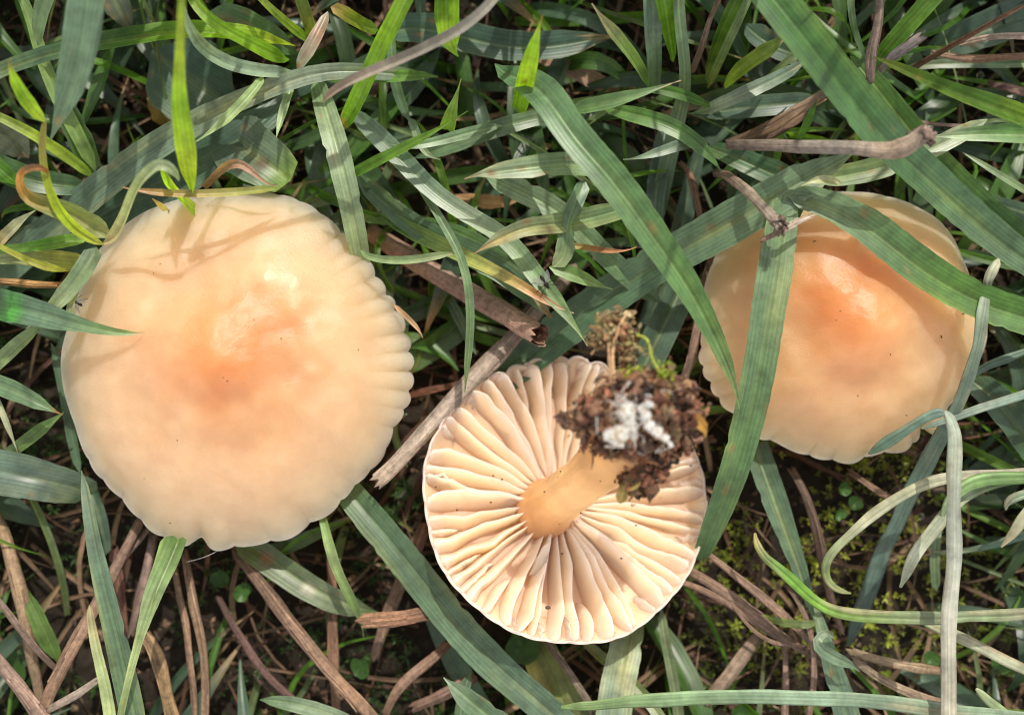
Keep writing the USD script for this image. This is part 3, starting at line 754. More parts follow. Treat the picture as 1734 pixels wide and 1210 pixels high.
    def tuft(name, px, py, z, rx, ry, rz, sd):
        g = trimesh.creation.icosphere(4, 1.0)
        d = 1 + .9 * (meshkit.fbm(g.vertices * 2.0 + sd, 4, sd) - .5) + .35 * (meshkit.fbm(g.vertices * 7.0 + sd, 3, sd + 1) - .5)
        p = g.vertices * d[:, None] * [mm(rx, z), mm(ry, z), rz]
        dirt = np.clip((meshkit.fbm(g.vertices * 2.6 + 3, 3, sd + 2) - .50) * 5, 0, 1)[:, None]
        col = np.array([.58, .51, .43]) * (1 - dirt) + np.array([.34, .22, .13]) * dirt
        put(name, p + at(px, py, z) - G0, g.faces, 'mycelium_look', hold, tint=col, base=(0, 0, 0))
    tuft('mycelium', 1050, 736, 36.0, 26, 17, 1.1, 4)
    tuft('mycelium', 1060, 698, 36.2, 15, 18, 1.0, 9)
    tuft('mycelium', 1066, 720, 36.0, 13, 14, .8, 14)
    for k, (px, py, z, rx, ry) in enumerate([(1088, 692, 37, 8, 8), (1098, 685, 37.4, 9, 6), (1094, 704, 37.4, 8, 10), (1100, 720, 37.5, 9, 9), (1112, 731, 37.2, 10, 7), (1126, 741, 36.6, 7, 6), (1135, 752, 36, 4, 5)]):
        tuft('mycelium', px, py, z - .5, rx, ry, .55, 20 + k)
    tv, tf, nv = [], [], 0
    for k in range(46):                                   # loose fungal threads
        p = at(*[(1050, 736), (1060, 700), (1095, 690), (1108, 730), (1078, 716)][k % 5], 36.8) - G0 + rs.randn(3) * [1.0, 1.0, .45]
        q = [p, p + rs.randn(3) * .5, p + rs.randn(3) * .9]
        v, f, _, _ = tube(path3(q, .12, 6, 12), rs.uniform(.025, .07), 'white', 5)
        tv.append(v); tf.append(f + nv); nv += len(v)
    put('mycelium_threads', np.vstack(tv), np.vstack(tf), 'mycelium_look', hold, tint=np.tile([.58, .52, .44], (nv, 1)), base=(0, 0, 0))
    # scraps: amber bud scale, flake, green moss strand with tufts
    scrap('amber_scale', [(1158, 707, 33), (1172, 706, 34.4), (1186, 716, 34.6), (1194, 740, 33.5)], [14, 20, 18, 8], (.42, .22, .05), 'amber curled bud scale')
    scrap('leaf_scrap', [(1050, 852, 30), (1056, 834, 31), (1070, 818, 31.5), (1088, 800, 32)], [14, 24, 28, 30], (.30, .22, .08))
    scrap('leaf_scrap', [(1110, 640, 34), (1122, 655, 35), (1126, 690, 34.6)], [22, 28, 14], (.33, .20, .06))
    scrap('leaf_scrap', [(962, 700, 32.5), (980, 712, 33.6), (1004, 716, 33.4)], [8, 24, 22], (.33, .12, .06))
    strand = [(1078, 568, 32), (1098, 580, 33), (1104, 606, 34), (1116, 628, 34.5), (1122, 650, 34)]
    ms = wire('moss_strand', strand, [5, 5, 5, 6, 7], [(.40, .42, .08), (.30, .33, .06)], 'moss_look')
    lv, lf, lc, n = [], [], [], 0
    cc = path3([at(*p) - G0 for p in strand], .28)
    extra = [at(1128 + rs.uniform(-14, 14), 628 + rs.uniform(-16, 14), 34 + rs.uniform(-.8, 1.2)) - G0 for _ in range(70)] + [at(1076 + rs.uniform(-18, 18), 632 + rs.uniform(-10, 10), 34 + rs.uniform(-.8, .8)) - G0 for _ in range(50)]
    for i, p in enumerate(list(cc) * 2 + extra):
        d = unit(rs.randn(3) + [0, 0, .6]); e = unit(np.cross(d, rs.randn(3))); L = rs.uniform(.45, .95) if i >= 2 * len(cc) else .5
        q = np.array([p, p + d * L * .5 + e * L * .2, p + d * L, p + d * L * .5 - e * L * .2])
        lv.append(q); lf.append(np.array([[0, 1, 2], [0, 2, 3]]) + n); n += 4
        lc.append(np.tile(np.array([(.38, .42, .06), (.22, .38, .04), (.16, .22, .04)][rs.randint(3)]), (4, 1)))
    put('moss_leaflets', np.vstack(lv), np.vstack(lf), 'moss_look', Holder(ms.GetPrim()), tint=np.vstack(lc), base=(0, 0, 0), smooth=False)
clump()

# ------------------------------------------------------------ grass blades, each traced and set at its own height
T = 'thin_leaf_look'
def top_left():
    leaf('broad grey green blade hanging down from the top left corner, nearest of the corner', [(150, -45, 33), (139, 60, 32), (117, 150, 30), (84, 240, 27)], [62, 68, 52, 26], [(.10, .17, .12), (.115, .19, .125)], tips=(0, .35), fold=.10, rib=.05)
    leaf('lime lit blade lying level across the top left behind the corner blade', [(500, 78, 12), (410, 57, 17), (310, 52, 19), (205, 66, 20), (100, 86, 20), (0, 120, 19), (-50, 142, 18)], [10, 34, 40, 40, 30, 26, 24], ['lime', 'vivid', 'green', 'blue', 'pale'], T, roll=[-10, -25, -20, 0, 10], tips=(.1, 0))
    leaf('upright yellow green spear blade standing above the left mushroom, sunlit through', [(309, -40, 40), (306, 60, 37), (304, 125, 35), (305, 180, 33), (313, 240, 31), (320, 290, 28), (323, 325, 23)], [12, 14, 20, 28, 34, 28, 16], [(.20, .30, .06), 'lime', 'vivid', 'lime', 'vivid'], T, tips=(0, .02), roll=[20, 0, 25, 10, 0], fold=.35, rib=.35)
    leaf('pale curved blade with a dark crease sweeping under the top left spear', [(314, 12, 27), (328, 58, 25), (366, 96, 22), (420, 116, 20), (498, 122, 17)], [10, 20, 24, 24, 18], [(.20, .29, .21), (.23, .32, .24)], tips=(.15, .1), fold=.5, rib=0)
    leaf('long pale blue band arching from the top middle to the left edge', [(735, 130, 14), (620, 121, 17), (540, 124, 18), (455, 150, 18), (350, 198, 17), (250, 258, 16), (150, 335, 13), (50, 420, 9), (-40, 495, 5)], [22, 26, 30, 34, 46, 52, 56, 60, 60], [(.17, .23, .18), (.22, .28, .22), (.12, .185, .14), (.09, .15, .11), (.12, .18, .14)], tips=(.05, 0), roll=[30, 20, 0, -5, 0], fold=.14, rib=.1)
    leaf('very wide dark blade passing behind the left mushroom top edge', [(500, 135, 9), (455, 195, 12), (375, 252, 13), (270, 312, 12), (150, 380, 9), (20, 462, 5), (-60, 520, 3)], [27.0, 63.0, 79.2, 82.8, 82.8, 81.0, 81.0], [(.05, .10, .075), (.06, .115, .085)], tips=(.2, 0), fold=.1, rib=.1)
    leaf('short yellow green leaf with a brown pointed tip at the far left', [(14, 100, 32), (24, 130, 31.5), (45, 168, 30), (76, 206, 28)], [6, 20, 26, 14], ['lime', 'vivid', 'lime'], T, tips=(.35, .05), fold=.5, ends=[(0, .12, 'rust')])
    leaf('thin yellow stalk leaf bending down from the pointed leaf to the cap edge', [(78, 202, 28), (73, 255, 27), (84, 318, 26), (112, 370, 24), (176, 414, 20)], [9, 13, 15, 20, 16], [(.30, .27, .10), (.27, .25, .09), 'lime', 'lime', (.35, .38, .12)], T, tips=(.05, .08), fold=.8)
    leaf('curled leaf with a burnt brown hook at the left of the big cap', [(84, 296, 26), (66, 284, 27.5), (44, 288, 27.5), (36, 308, 26), (48, 332, 25), (90, 350, 24), (140, 372, 22), (192, 404, 19)], [8, 12, 14, 20, 28, 38, 40, 20], ['rust', 'brown', 'orange', (.22, .19, .07), (.16, .2, .08), (.26, .31, .17), (.30, .34, .20)], tips=(.06, .1), fold=.5, rib=.2)
    leaf('arched pale ribbon leaf rising from the cap edge and folding over', [(174, 413, 19.5), (205, 378, 23), (226, 326, 27), (250, 292, 30), (274, 279, 31), (290, 286, 30.5), (303, 306, 29)], [20, 20, 18, 18, 20, 18, 12], [(.42, .36, .24), (.34, .40, .24), (.30, .37, .25), (.24, .32, .22)], tips=(.1, .1), fold=.7, rib=0)
    leaf('short bright leaf below the arch fold, tucked behind the cap', [(277, 282, 30), (286, 308, 25), (306, 334, 19), (330, 352, 14)], [16, 34, 46, 44], [(.16, .26, .05), 'vivid', (.14, .24, .04)], T, tips=(.2, 0), fold=.3)
    leaf('level olive leaf with a reddish tip lying on the top rim of the left cap', [(208, 317, 25.5), (262, 325, 25), (330, 328, 24), (400, 325, 22.5), (470, 318, 19)], [7, 12, 14, 14, 12], [(.33, .14, .08), (.30, .22, .08), (.28, .27, .09), (.20, .25, .07)], tips=(.2, .1), fold=.5)
    leaf('small yellow leaf tip poking up at the cap top left', [(258, 336, 22), (270, 346, 21), (284, 358, 18)], [5, 11, 12], [(.42, .30, .10), (.36, .33, .12)], tips=(.3, 0))
    leaf('dry twisted brown leaf resting above the left cap near the holed leaf', [(345, 318, 17), (380, 283, 20), (408, 278, 21), (440, 302, 20), (470, 312, 18)], [10, 14, 16, 10, 6], ['brown', 'dry', 'pink', 'brown'], 'dry_leaf_look', 'dry_leaf', 'dead leaf', wave=40, fold=.5)
    leaf('green blade running down behind the corner blade to the left band', [(30, -20, 17), (58, 50, 16), (78, 115, 15), (112, 190, 14), (162, 290, 11)], [16, 20, 24, 26, 22], [(.16, .26, .09), (.17, .27, .08), (.13, .22, .06)], tips=(0, .08), fold=.3)
    leaf('short blue blade crossing the top left corner stalk', [(84, -20, 22), (68, 30, 20), (64, 78, 17)], [32, 30, 18], [(.12, .20, .10), (.14, .22, .12)], tips=(0, .2))
    leaf('lime leaf strip leaning to the cap behind the left band', [(-20, 190, 17), (50, 224, 16), (110, 262, 14), (158, 300, 11)], [14, 18, 20, 16], [(.25, .34, .10), 'lime', (.18, .3, .06)], T, tips=(0, .1), fold=.5)
    leaf('wide shaded blade standing between the corner blade and the band', [(105, 175, 14), (132, 226, 13), (158, 290, 10)], [36, 44, 34], [(.07, .14, .05), (.08, .15, .045)], tips=(.1, .1))
    leaf('dark green blade at the left edge under the grey stone leaf', [(-30, 262, 13), (40, 300, 14), (100, 312, 13), (160, 318, 10)], [40, 44, 38, 26], [(.06, .14, .035), (.055, .12, .05), (.06, .12, .07)], tips=(0, .2))
    leaf('bright green bent leaf at the far left edge middle height', [(-20, 270, 16), (10, 296, 16), (34, 316, 14)], [34, 32, 12], [(.08, .19, .03), (.10, .24, .03)], T, tips=(0, .4))
    leaf('pale speckled leaf tip with an orange foot at the far left', [(60, 356, 19), (30, 378, 19), (6, 402, 18), (-18, 425, 17)], [8, 18, 20, 16], [(.20, .24, .14), (.34, .34, .24), (.42, .26, .12)], tips=(.3, 0), fold=.5)
    leaf('vivid narrow leaf entering from the left edge just above the yellow one', [(-20, 422, 19), (50, 418, 20), (100, 410, 20), (150, 402, 18)], [13, 16, 22, 22], [(.20, .33, .12), (.10, .26, .03), (.20, .34, .10)], T, tips=(0, .1), fold=.5)
    leaf('grey and yellow folded leaf entering from the left edge', [(-20, 440, 18), (40, 436, 19), (90, 440, 19), (150, 444, 15)], [16, 26, 34, 30], [(.27, .31, .20), (.22, .25, .13), (.28, .30, .07), (.20, .24, .08)], tips=(0, .1), fold=.5)
    leaf('thin yellow leaf crossing below the grey folded leaf at the left', [(-10, 412, 20), (30, 432, 20.5), (80, 452, 20), (130, 456, 17)], [7, 10, 14, 8], ['yellow', 'yellow', (.3, .34, .05)], T)
    leaf('short blade with pointed tip hanging off the left cap edge', [(163, 418, 20.5), (140, 460, 21.5), (112, 496, 21.5), (80, 528, 20.5), (45, 556, 19)], [30, 34, 30, 18, 6], [(.12, .19, .11), (.13, .20, .115), (.26, .33, .22), (.32, .36, .25)], tips=(.02, .2), fold=.4)
    leaf('tiny pale leaf beside the cap edge, tip pointing down', [(142, 470, 20), (128, 492, 21), (119, 522, 21), (121, 560, 20)], [6, 12, 13, 4], [(.30, .36, .20), (.33, .38, .24)], tips=(.2, .4), fold=.5)
    leaf('blue blade reaching from the left edge onto the big cap, tip on the skin', [(-30, 510, 20), (40, 524, 21), (100, 540, 22), (165, 556, 22.5), (205, 563, 22.3), (246, 563, 21.6)], [56, 52, 44, 24, 13, 5], [(.07, .15, .07), (.085, .155, .11), (.09, .165, .11), (.12, .21, .09), (.17, .27, .08)], tips=(0, .12), fold=.15, rib=.12, spots=[(.17, .8, 4, (.05, .24, .03))])
    leaf('pale green leaf slanting at the left edge below the blue blade', [(72, 548, 18), (40, 575, 17.5), (10, 602, 16), (-20, 632, 15)], [16, 24, 26, 22], [(.14, .22, .09), (.22, .31, .15), (.17, .25, .12)], tips=(.2, 0), fold=.5)
    leaf('green leaf with a brown tip at the left edge beside the cap', [(-30, 642, 16), (30, 664, 17), (70, 684, 17), (106, 702, 16)], [30, 34, 26, 6], [(.10, .19, .10), (.11, .20, .11), (.15, .24, .13)], tips=(0, .3), ends=[(1, .1, 'rust')])
    leaf('narrow green blade going down left from the cap side', [(108, 698, 13), (66, 730, 12), (20, 764, 10), (-20, 790, 9)], [12, 22, 20, 18], [(.10, .2, .05), (.19, .28, .12)], tips=(.25, 0), fold=.5)
    leaf('small white pointed leaf hanging at the left edge', [(-8, 668, 15), (10, 712, 15), (31, 768, 13)], [10, 11, 3], [(.38, .41, .28), (.42, .44, .33)], tips=(0, .4), fold=.5)
    leaf('wide grey blue blade entering at the left below the cap', [(-40, 792, 13), (50, 808, 13), (110, 822, 11), (160, 836, 7)], [78, 74, 62, 46], [(.09, .145, .12), (.10, .155, .125), (.10, .15, .11)], tips=(0, .1), fold=.12, rib=.1)
    leaf('dark slender blade along the left cap side', [(86, 580, 9), (104, 640, 9), (122, 740, 8), (136, 800, 7)], [16, 18, 18, 12], [(.05, .11, .06), (.09, .16, .11)], tips=(.2, .1))
    leaf('holed dull leaf standing behind the top of the left cap', [(372, 215, 11), (415, 250, 14), (460, 282, 15), (492, 306, 14)], [70, 108, 92, 54], [(.075, .12, .09), (.10, .15, .115), (.12, .18, .12), (.18, .3, .05)], tips=(.15, .02), name='broad_leaf', cat='leaf', fold=.12, spots=[(.63, .15, 1.0, (.10, .06, .03))])
    leaf('broad dark clover like leaf behind the top left spear', [(258, 85, 6), (300, 120, 8), (350, 155, 8), (405, 190, 6)], [60, 140, 150, 70], [(.04, .09, .065), (.045, .10, .07)], tips=(.25, .3), name='broad_leaf', cat='leaf', fold=.1)
    leaf('dull grey leaf at the top edge beside the corner blade', [(175, -30, 9), (205, 20, 8), (222, 60, 5)], [46, 48, 26], [(.10, .13, .10), (.09, .11, .09)], tips=(0, .6), name='broad_leaf', cat='leaf', roll=12)
    leaf('silvery dull leaf at the left edge in shade', [(-20, 215, 11), (20, 240, 11), (48, 268, 9)], [60, 70, 40], [(.22, .24, .21), (.16, .18, .15)], tips=(0, .4), name='broad_leaf', cat='leaf', wave=15)
    leaf('ochre withered leaf lying deep behind the spear', [(250, 165, 4), (275, 190, 5), (290, 225, 4)], [30, 44, 30], [(.30, .19, .06), (.34, .22, .05)], 'dry_leaf_look', 'dry_leaf', 'dead leaf', tips=(.3, .3), wave=20)
    leaf('pale round ended blade pointing down left beside the spear', [(446, 130, 19), (425, 158, 20), (390, 195, 21), (332, 240, 22)], [14, 17, 18, 7], [(.24, .36, .16), (.27, .38, .18), (.32, .42, .22)], tips=(.05, .3), fold=.5)
    leaf('small pale tongue of grass right of the round ended blade', [(494, 145, 16), (482, 180, 17), (468, 232, 18)], [12, 15, 8], [(.24, .36, .18), (.32, .42, .26)], tips=(.1, .25), fold=.5)
    leaf('lime blade from the top edge crossing the level blade near the spear', [(322, -10, 22), (360, 36, 22), (410, 66, 20), (462, 92, 17), (490, 100, 14)], [16, 20, 22, 26, 16], [(.22, .34, .05), 'vivid', (.13, .27, .03)], T, tips=(0, .15), fold=.4)
    leaf('wide mid green blade under the lime crossing near the top', [(355, 20, 12), (410, 40, 13), (460, 66, 12), (500, 92, 9)], [36, 52, 46, 26], [(.09, .17, .07), (.075, .15, .055)], tips=(.15, .2))
    leaf('narrow lime grass leaf slanting from the top edge to the brown joint', [(430, -15, 20), (470, 25, 18), (505, 55, 15), (526, 72, 11)], [11, 14, 16, 12], [(.30, .38, .08), (.22, .34, .05), (.10, .22, .03)], T, tips=(0, .1), fold=.5)
    leaf('olive blade from the top edge ending at the brown joint', [(505, -15, 17), (520, 30, 15), (532, 70, 11)], [20, 22, 18], [(.12, .2, .03), 'olive', (.10, .17, .03)], T, tips=(0, .1))
    leaf('brown spotted sheath leaf pointing down left at the top', [(555, 20, 18), (535, 62, 19), (518, 92, 19), (503, 116, 18)], [12, 22, 24, 16], [(.24, .22, .18), (.30, .17, .12), (.27, .26, .21), (.22, .24, .19)], tips=(.1, .12), spots=[(.72, .1, .5, (.22, .06, .05))])
    leaf('yellowish curled green tip at the top beside the joint', [(560, 12, 19), (575, 18, 19), (600, 34, 17), (640, 50, 13)], [18, 24, 26, 22], [(.42, .26, .12), (.22, .30, .04), (.10, .2, .02)], T, tips=(.1, .1), fold=.5)
top_left()

def top_middle():
    leaf('vivid blade rising from the middle to the top edge right of the joint', [(700, -30, 27), (674, 22, 26), (646, 78, 24), (612, 152, 20), (574, 222, 13)], [30, 30, 30, 30, 24], [(.20, .34, .06), 'vivid', (.14, .28, .03), (.09, .22, .02)], T, tips=(0, .12), fold=.3)
    leaf('broad sunlit blade end hanging from the top edge beside the dry curl', [(756, -30, 25), (757, 20, 24), (761, 66, 23), (776, 96, 22)], [40, 42, 40, 10], [(.10, .24, .02), 'vivid', (.15, .29, .03)], T, tips=(0, .25), fold=.25, rib=.35)
    leaf('grey brown dry leaf curving down left from the top edge', [(850, -20, 30), (790, 42, 31), (735, 74, 31), (670, 104, 30.5), (608, 130, 30), (565, 154, 29), (546, 174, 28)], [16, 17, 18, 18, 17, 15, 10], [(.17, .155, .15), (.22, .20, .19), (.27, .22, .20), (.22, .15, .12)], 'dry_leaf_look', 'dry_leaf', 'dead leaf', tips=(0, .08), fold=.9, rib=.4)
    leaf('upright lime blade with a pointed brown tip in the top middle', [(877, 190, 17), (885, 160, 21), (896, 112, 26), (908, 64, 29), (919, 26, 31)], [24, 30, 32, 24, 5], [(.12, .27, .02), 'vivid', (.22, .36, .04), 'vivid', (.25, .25, .08)], T, tips=(.02, .35), fold=.25, rib=.4, spots=[(.40, -.1, .4, (.08, .05, .01))], ends=[(1, .05, 'rust')])
    leaf('large green blade folded at the top middle and arching down to the right cap edge', [(838, 108, 15), (880, 132, 21), (922, 160, 25), (975, 232, 27), (1035, 302, 27.5), (1105, 398, 27), (1160, 478, 26), (1205, 560, 24), (1238, 636, 22), (1252, 692, 20.5)], [20.9, 40.0, 57.4, 59.2, 57.4, 53.9, 48.7, 36.5, 22.6, 5.2], [(.085, .17, .09), (.10, .19, .10), (.085, .175, .075), (.08, .17, .06), (.08, .17, .06), (.12, .20, .10)], tips=(.06, .12), fold=.18, rib=.22, step=.6)
    leaf('short triangular leaf tip standing left of the lime spear', [(757, 222, 17), (768, 180, 20), (781, 133, 22)], [28, 22, 3], [(.13, .25, .04), (.22, .34, .10)], T, tips=(0, .7), fold=.4)
    leaf('bright narrow leaf pointing up right in the middle', [(588, 300, 14), (640, 272, 18), (710, 236, 21), (792, 188, 22)], [18, 20, 15, 5], [(.09, .21, .04), (.13, .27, .04), (.18, .32, .06)], T, tips=(.05, .4), fold=.5)
    leaf('small blue grey leaf with its tip left, below the bright narrow leaf', [(655, 242, 18), (700, 246, 19), (760, 234, 18), (850, 212, 15)], [6, 14, 20, 16], [(.13, .22, .13), (.14, .23, .13), (.12, .19, .11)], tips=(.25, .1))
    leaf('long dull blade with brown edge lying level under the folded blade', [(700, 268, 12), (780, 240, 14), (860, 212, 15), (930, 196, 14), (1000, 186, 11)], [20, 30, 30, 26, 16], [(.075, .14, .08), (.10, .16, .09), (.10, .16, .08)], tips=(.15, .15))
    leaf('pale blade with a reddish tip and a tiny ringed hole, pointing left', [(786, 303, 23), (830, 292, 23.5), (890, 284, 23.5), (950, 278, 22.5), (1000, 284, 20)], [6, 26, 38, 40, 36], [(.28, .32, .22), (.25, .33, .22), (.16, .25, .14), (.20, .29, .17)], tips=(.28, 0), fold=.2, ends=[(0, .06, 'rust')], spots=[(.22, .1, .45, (.18, .12, .05))])
    leaf('ribbed blade with a dry pointed tip below the holed one, pointing left', [(802, 430, 21), (838, 408, 22.5), (890, 386, 22.5), (945, 378, 21), (1010, 366, 19), (1062, 350, 17)], [5, 24, 32, 36, 38, 34], [(.27, .26, .17), (.19, .24, .14), (.12, .20, .10), (.105, .19, .09)], tips=(.22, 0), fold=.25, rib=.2, spots=[(.5, .6, 1.0, (.10, .08, .03))], ends=[(0, .08, 'dry')])
    leaf('twisted short blade hanging in the middle, ending in a pale fold', [(990, 305, 20), (975, 340, 21), (960, 380, 21), (957, 420, 20.5), (935, 452, 19.5)], [22, 30, 20, 34, 22], [(.10, .18, .11), (.12, .20, .12), (.14, .23, .12), (.30, .37, .20)], tips=(.05, .08), roll=[0, 30, -40, 10, 0], fold=.3)
    leaf('pale green leaf with pointed tip starting from the twisted fold', [(930, 452, 19.5), (965, 462, 19.5), (1000, 476, 19), (1038, 490, 18)], [18, 26, 20, 4], [(.16, .28, .08), (.14, .25, .07), (.20, .30, .11)], tips=(.1, .45), fold=.3)
    leaf('striped blade going down right under the folded blade toward the clod', [(820, 292, 12), (880, 322, 14), (950, 362, 14), (1010, 418, 13), (1062, 466, 11), (1120, 512, 8)], [32, 40, 40, 36, 36, 32], [(.15, .23, .14), (.19, .28, .17), (.11, .19, .10), (.09, .165, .10)], tips=(.1, .1), fold=.25)
    leaf('thin curved leaf reaching right from the big cap rim', [(612, 424, 17), (632, 436, 18), (690, 440, 19), (740, 433, 19), (782, 428, 18.5)], [9, 13, 14, 13, 5], [(.17, .26, .13), (.20, .29, .15), (.22, .28, .13)], tips=(.1, .2), fold=.5, ends=[(1, .06, 'rust')])
    leaf('very slender long blade dropping through the middle to the straw', [(690, 285, 16), (730, 345, 17.5), (762, 398, 18.5), (785, 450, 19), (796, 520, 19), (794, 590, 18.5), (787, 664, 18)], [9, 13, 15, 15, 15, 13, 6], [(.13, .21, .14), (.14, .22, .13), (.12, .20, .11), (.11, .17, .08)], tips=(.1, .1), fold=.7)
    leaf('pale sunlit blade running down to the right rim of the left cap', [(536, 135, 12), (552, 188, 16), (572, 256, 18.5), (590, 330, 18), (604, 400, 16), (614, 450, 13)], [24, 36, 42, 40, 36, 30], [(.12, .21, .11), (.27, .36, .24), (.22, .31, .19), (.20, .29, .16)], tips=(.05, .02), fold=.2)
    leaf('blue ribbon blade with a pinched crease running to a thin tip over the soil', [(592, 186, 15), (636, 226, 17), (690, 280, 18), (740, 328, 18.5), (800, 368, 18.5), (856, 405, 18), (905, 462, 18.5), (950, 520, 19), (995, 586, 19.5)], [20, 34, 34, 30, 30, 32, 32, 26, 5], [(.11, .18, .13), (.13, .20, .145), (.12, .19, .13), (.26, .33, .24), (.18, .27, .16), (.14, .24, .11), (.20, .29, .14)], tips=(.05, .16), fold=.35, rib=.2)
    leaf('narrow yellow edged blade with a rusty dry tip beside the tiny fly', [(640, 360, 10), (720, 402, 13), (800, 440, 16), (870, 476, 18.5), (920, 506, 19), (972, 530, 19)], [20, 28, 26, 20, 15, 4], [(.10, .19, .07), (.12, .22, .06), (.20, .27, .07), (.36, .34, .11), (.40, .18, .06), (.36, .25, .18)], tips=(.1, .12), fold=.45)
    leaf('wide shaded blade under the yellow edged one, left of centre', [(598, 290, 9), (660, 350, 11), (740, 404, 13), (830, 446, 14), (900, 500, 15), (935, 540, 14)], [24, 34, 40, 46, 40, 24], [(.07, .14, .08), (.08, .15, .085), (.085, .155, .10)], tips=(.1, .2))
    leaf('dark green blade lying level below the crossing ribbons near the cap', [(598, 366, 8), (670, 372, 10), (760, 390, 11), (830, 425, 11), (890, 462, 10)], [16, 22, 28, 32, 24], [(.12, .22, .05), (.09, .18, .06), (.075, .145, .07)], tips=(.1, .2))
    leaf('broad diagonal blue blade stretching from under the twig to the gilled mushroom', [(1446, 258, 21), (1370, 300, 21), (1290, 346, 20), (1200, 398, 17), (1110, 448, 13), (1010, 516, 9), (910, 590, 7), (830, 660, 6)], [36, 62, 66, 66, 68, 68, 66, 56], [(.17, .25, .17), (.13, .21, .13), (.085, .155, .10), (.07, .145, .085), (.065, .135, .075)], tips=(.12, 0), fold=.14, rib=.12)
    leaf('narrow leaf with a brown point lying level right of the folded blade', [(968, 184, 19), (1030, 172, 22), (1090, 156, 23), (1153, 136, 23)], [24, 26, 18, 4], [(.09, .18, .07), (.12, .22, .09), (.15, .24, .11)], tips=(.1, .5), fold=.3, ends=[(1, .14, 'tan')])
    leaf('bright bent leaf passing under the brown pointed leaf, tip down right', [(1095, 152, 18), (1140, 156, 18.5), (1180, 170, 18), (1225, 187, 17)], [14, 20, 18, 4], [(.09, .2, .03), (.08, .2, .04), (.12, .22, .04)], T, tips=(.1, .4), ends=[(1, .1, 'dry')])
    leaf('green blade curving right and down to the short twig', [(1015, 178, 14), (1080, 196, 17), (1140, 216, 18), (1190, 252, 18), (1222, 292, 17)], [12, 28, 30, 26, 10], [(.08, .18, .03), (.065, .16, .035), (.075, .16, .05)], tips=(.1, .25))
    leaf('leaf with a pale pointed tip leaning in from the top edge right of centre', [(1002, 6, 26), (1030, 44, 25), (1062, 84, 22), (1098, 146, 15)], [6, 22, 22, 14], [(.34, .28, .18), (.15, .24, .08), (.09, .19, .04)], tips=(.25, .1), fold=.6, rib=.3)
    leaf('deep blue broad blade lying level along the top behind the lime spear', [(640, 62, 7), (740, 52, 9), (860, 78, 10), (960, 74, 10), (1040, 62, 8)], [40, 54, 52, 48, 24], [(.055, .11, .085), (.05, .10, .08)], tips=(.1, .2))
    leaf('green blade end lying level below the top dry curl', [(545, 128, 13), (610, 130, 15), (680, 128, 16), (742, 130, 16)], [20, 24, 22, 8], [(.10, .2, .07), (.14, .29, .05), (.13, .25, .07)], T, tips=(.1, .12))
    leaf('thin bent leaf tip with a tiny pale end in the shade left of centre', [(692, 200, 14), (706, 228, 15), (718, 254, 15.5), (745, 270, 15)], [14, 14, 11, 5], [(.12, .19, .13), (.17, .25, .16), (.27, .33, .22)], tips=(.1, .2), fold=.6)
    leaf('upright dull stalk blade left of the brown tuft in the middle', [(662, 40, 13), (664, 100, 13), (672, 150, 12), (694, 205, 11)], [12, 16, 18, 14], [(.08, .16, .07), (.09, .16, .09)], tips=(.1, .1))
    leaf('blue upright blade at the top edge right of centre, standing tall', [(1104, -30, 24), (1106, 60, 21), (1108, 110, 17), (1106, 150, 12)], [30, 30, 26, 24], [(.095, .155, .125), (.10, .165, .125)], tips=(0, .05), fold=.2)
    leaf('vivid upright blade at the top edge beside the blue upright one', [(1122, -30, 25), (1130, 30, 22), (1138, 80, 16), (1140, 105, 12)], [34, 34, 26, 14], [(.12, .26, .02), (.10, .22, .02), (.06, .15, .015)], T, tips=(0, .15))
    leaf('grey green upright stalk blade right of the vivid upright', [(1150, -30, 24), (1154, 60, 22), (1160, 130, 18), (1150, 190, 13), (1125, 300, 8), (1105, 400, 5)], [20, 20, 20, 28, 30, 26], [(.11, .18, .10), (.105, .17, .11), (.09, .15, .12)], tips=(0, .1))
    leaf('pale blue blade slanting up right in the upper right middle', [(1170, 192, 15), (1210, 180, 18), (1260, 158, 20), (1320, 130, 19), (1370, 96, 17)], [8, 22, 26, 22, 12], [(.10, .16, .12), (.23, .29, .23), (.13, .19, .15), (.09, .15, .11)], tips=(.15, .2))
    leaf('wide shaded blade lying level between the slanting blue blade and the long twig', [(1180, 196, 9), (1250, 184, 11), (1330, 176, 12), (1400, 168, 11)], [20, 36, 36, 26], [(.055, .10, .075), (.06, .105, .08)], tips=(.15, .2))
    leaf('olive leaf reaching up right to the large corner blade', [(1228, 150, 12), (1260, 112, 16), (1300, 84, 18), (1334, 58, 18)], [10, 24, 26, 10], [(.09, .16, .03), (.15, .22, .03), (.07, .14, .03)], T, tips=(.1, .2))
    leaf('small green triangular leaf above the long twig', [(1352, 236, 17), (1372, 196, 19), (1384, 166, 20)], [10, 16, 8], [(.08, .2, .03), (.07, .18, .04)], T, tips=(.1, .5))
    leaf('dull pale leaf pointing left beneath the right end of the folded blade', [(1055, 270, 18), (1100, 262, 18.5), (1150, 246, 18), (1200, 242, 15)], [5, 16, 20, 16], [(.16, .24, .16), (.14, .21, .16), (.11, .17, .13)], tips=(.35, .1))
top_middle()

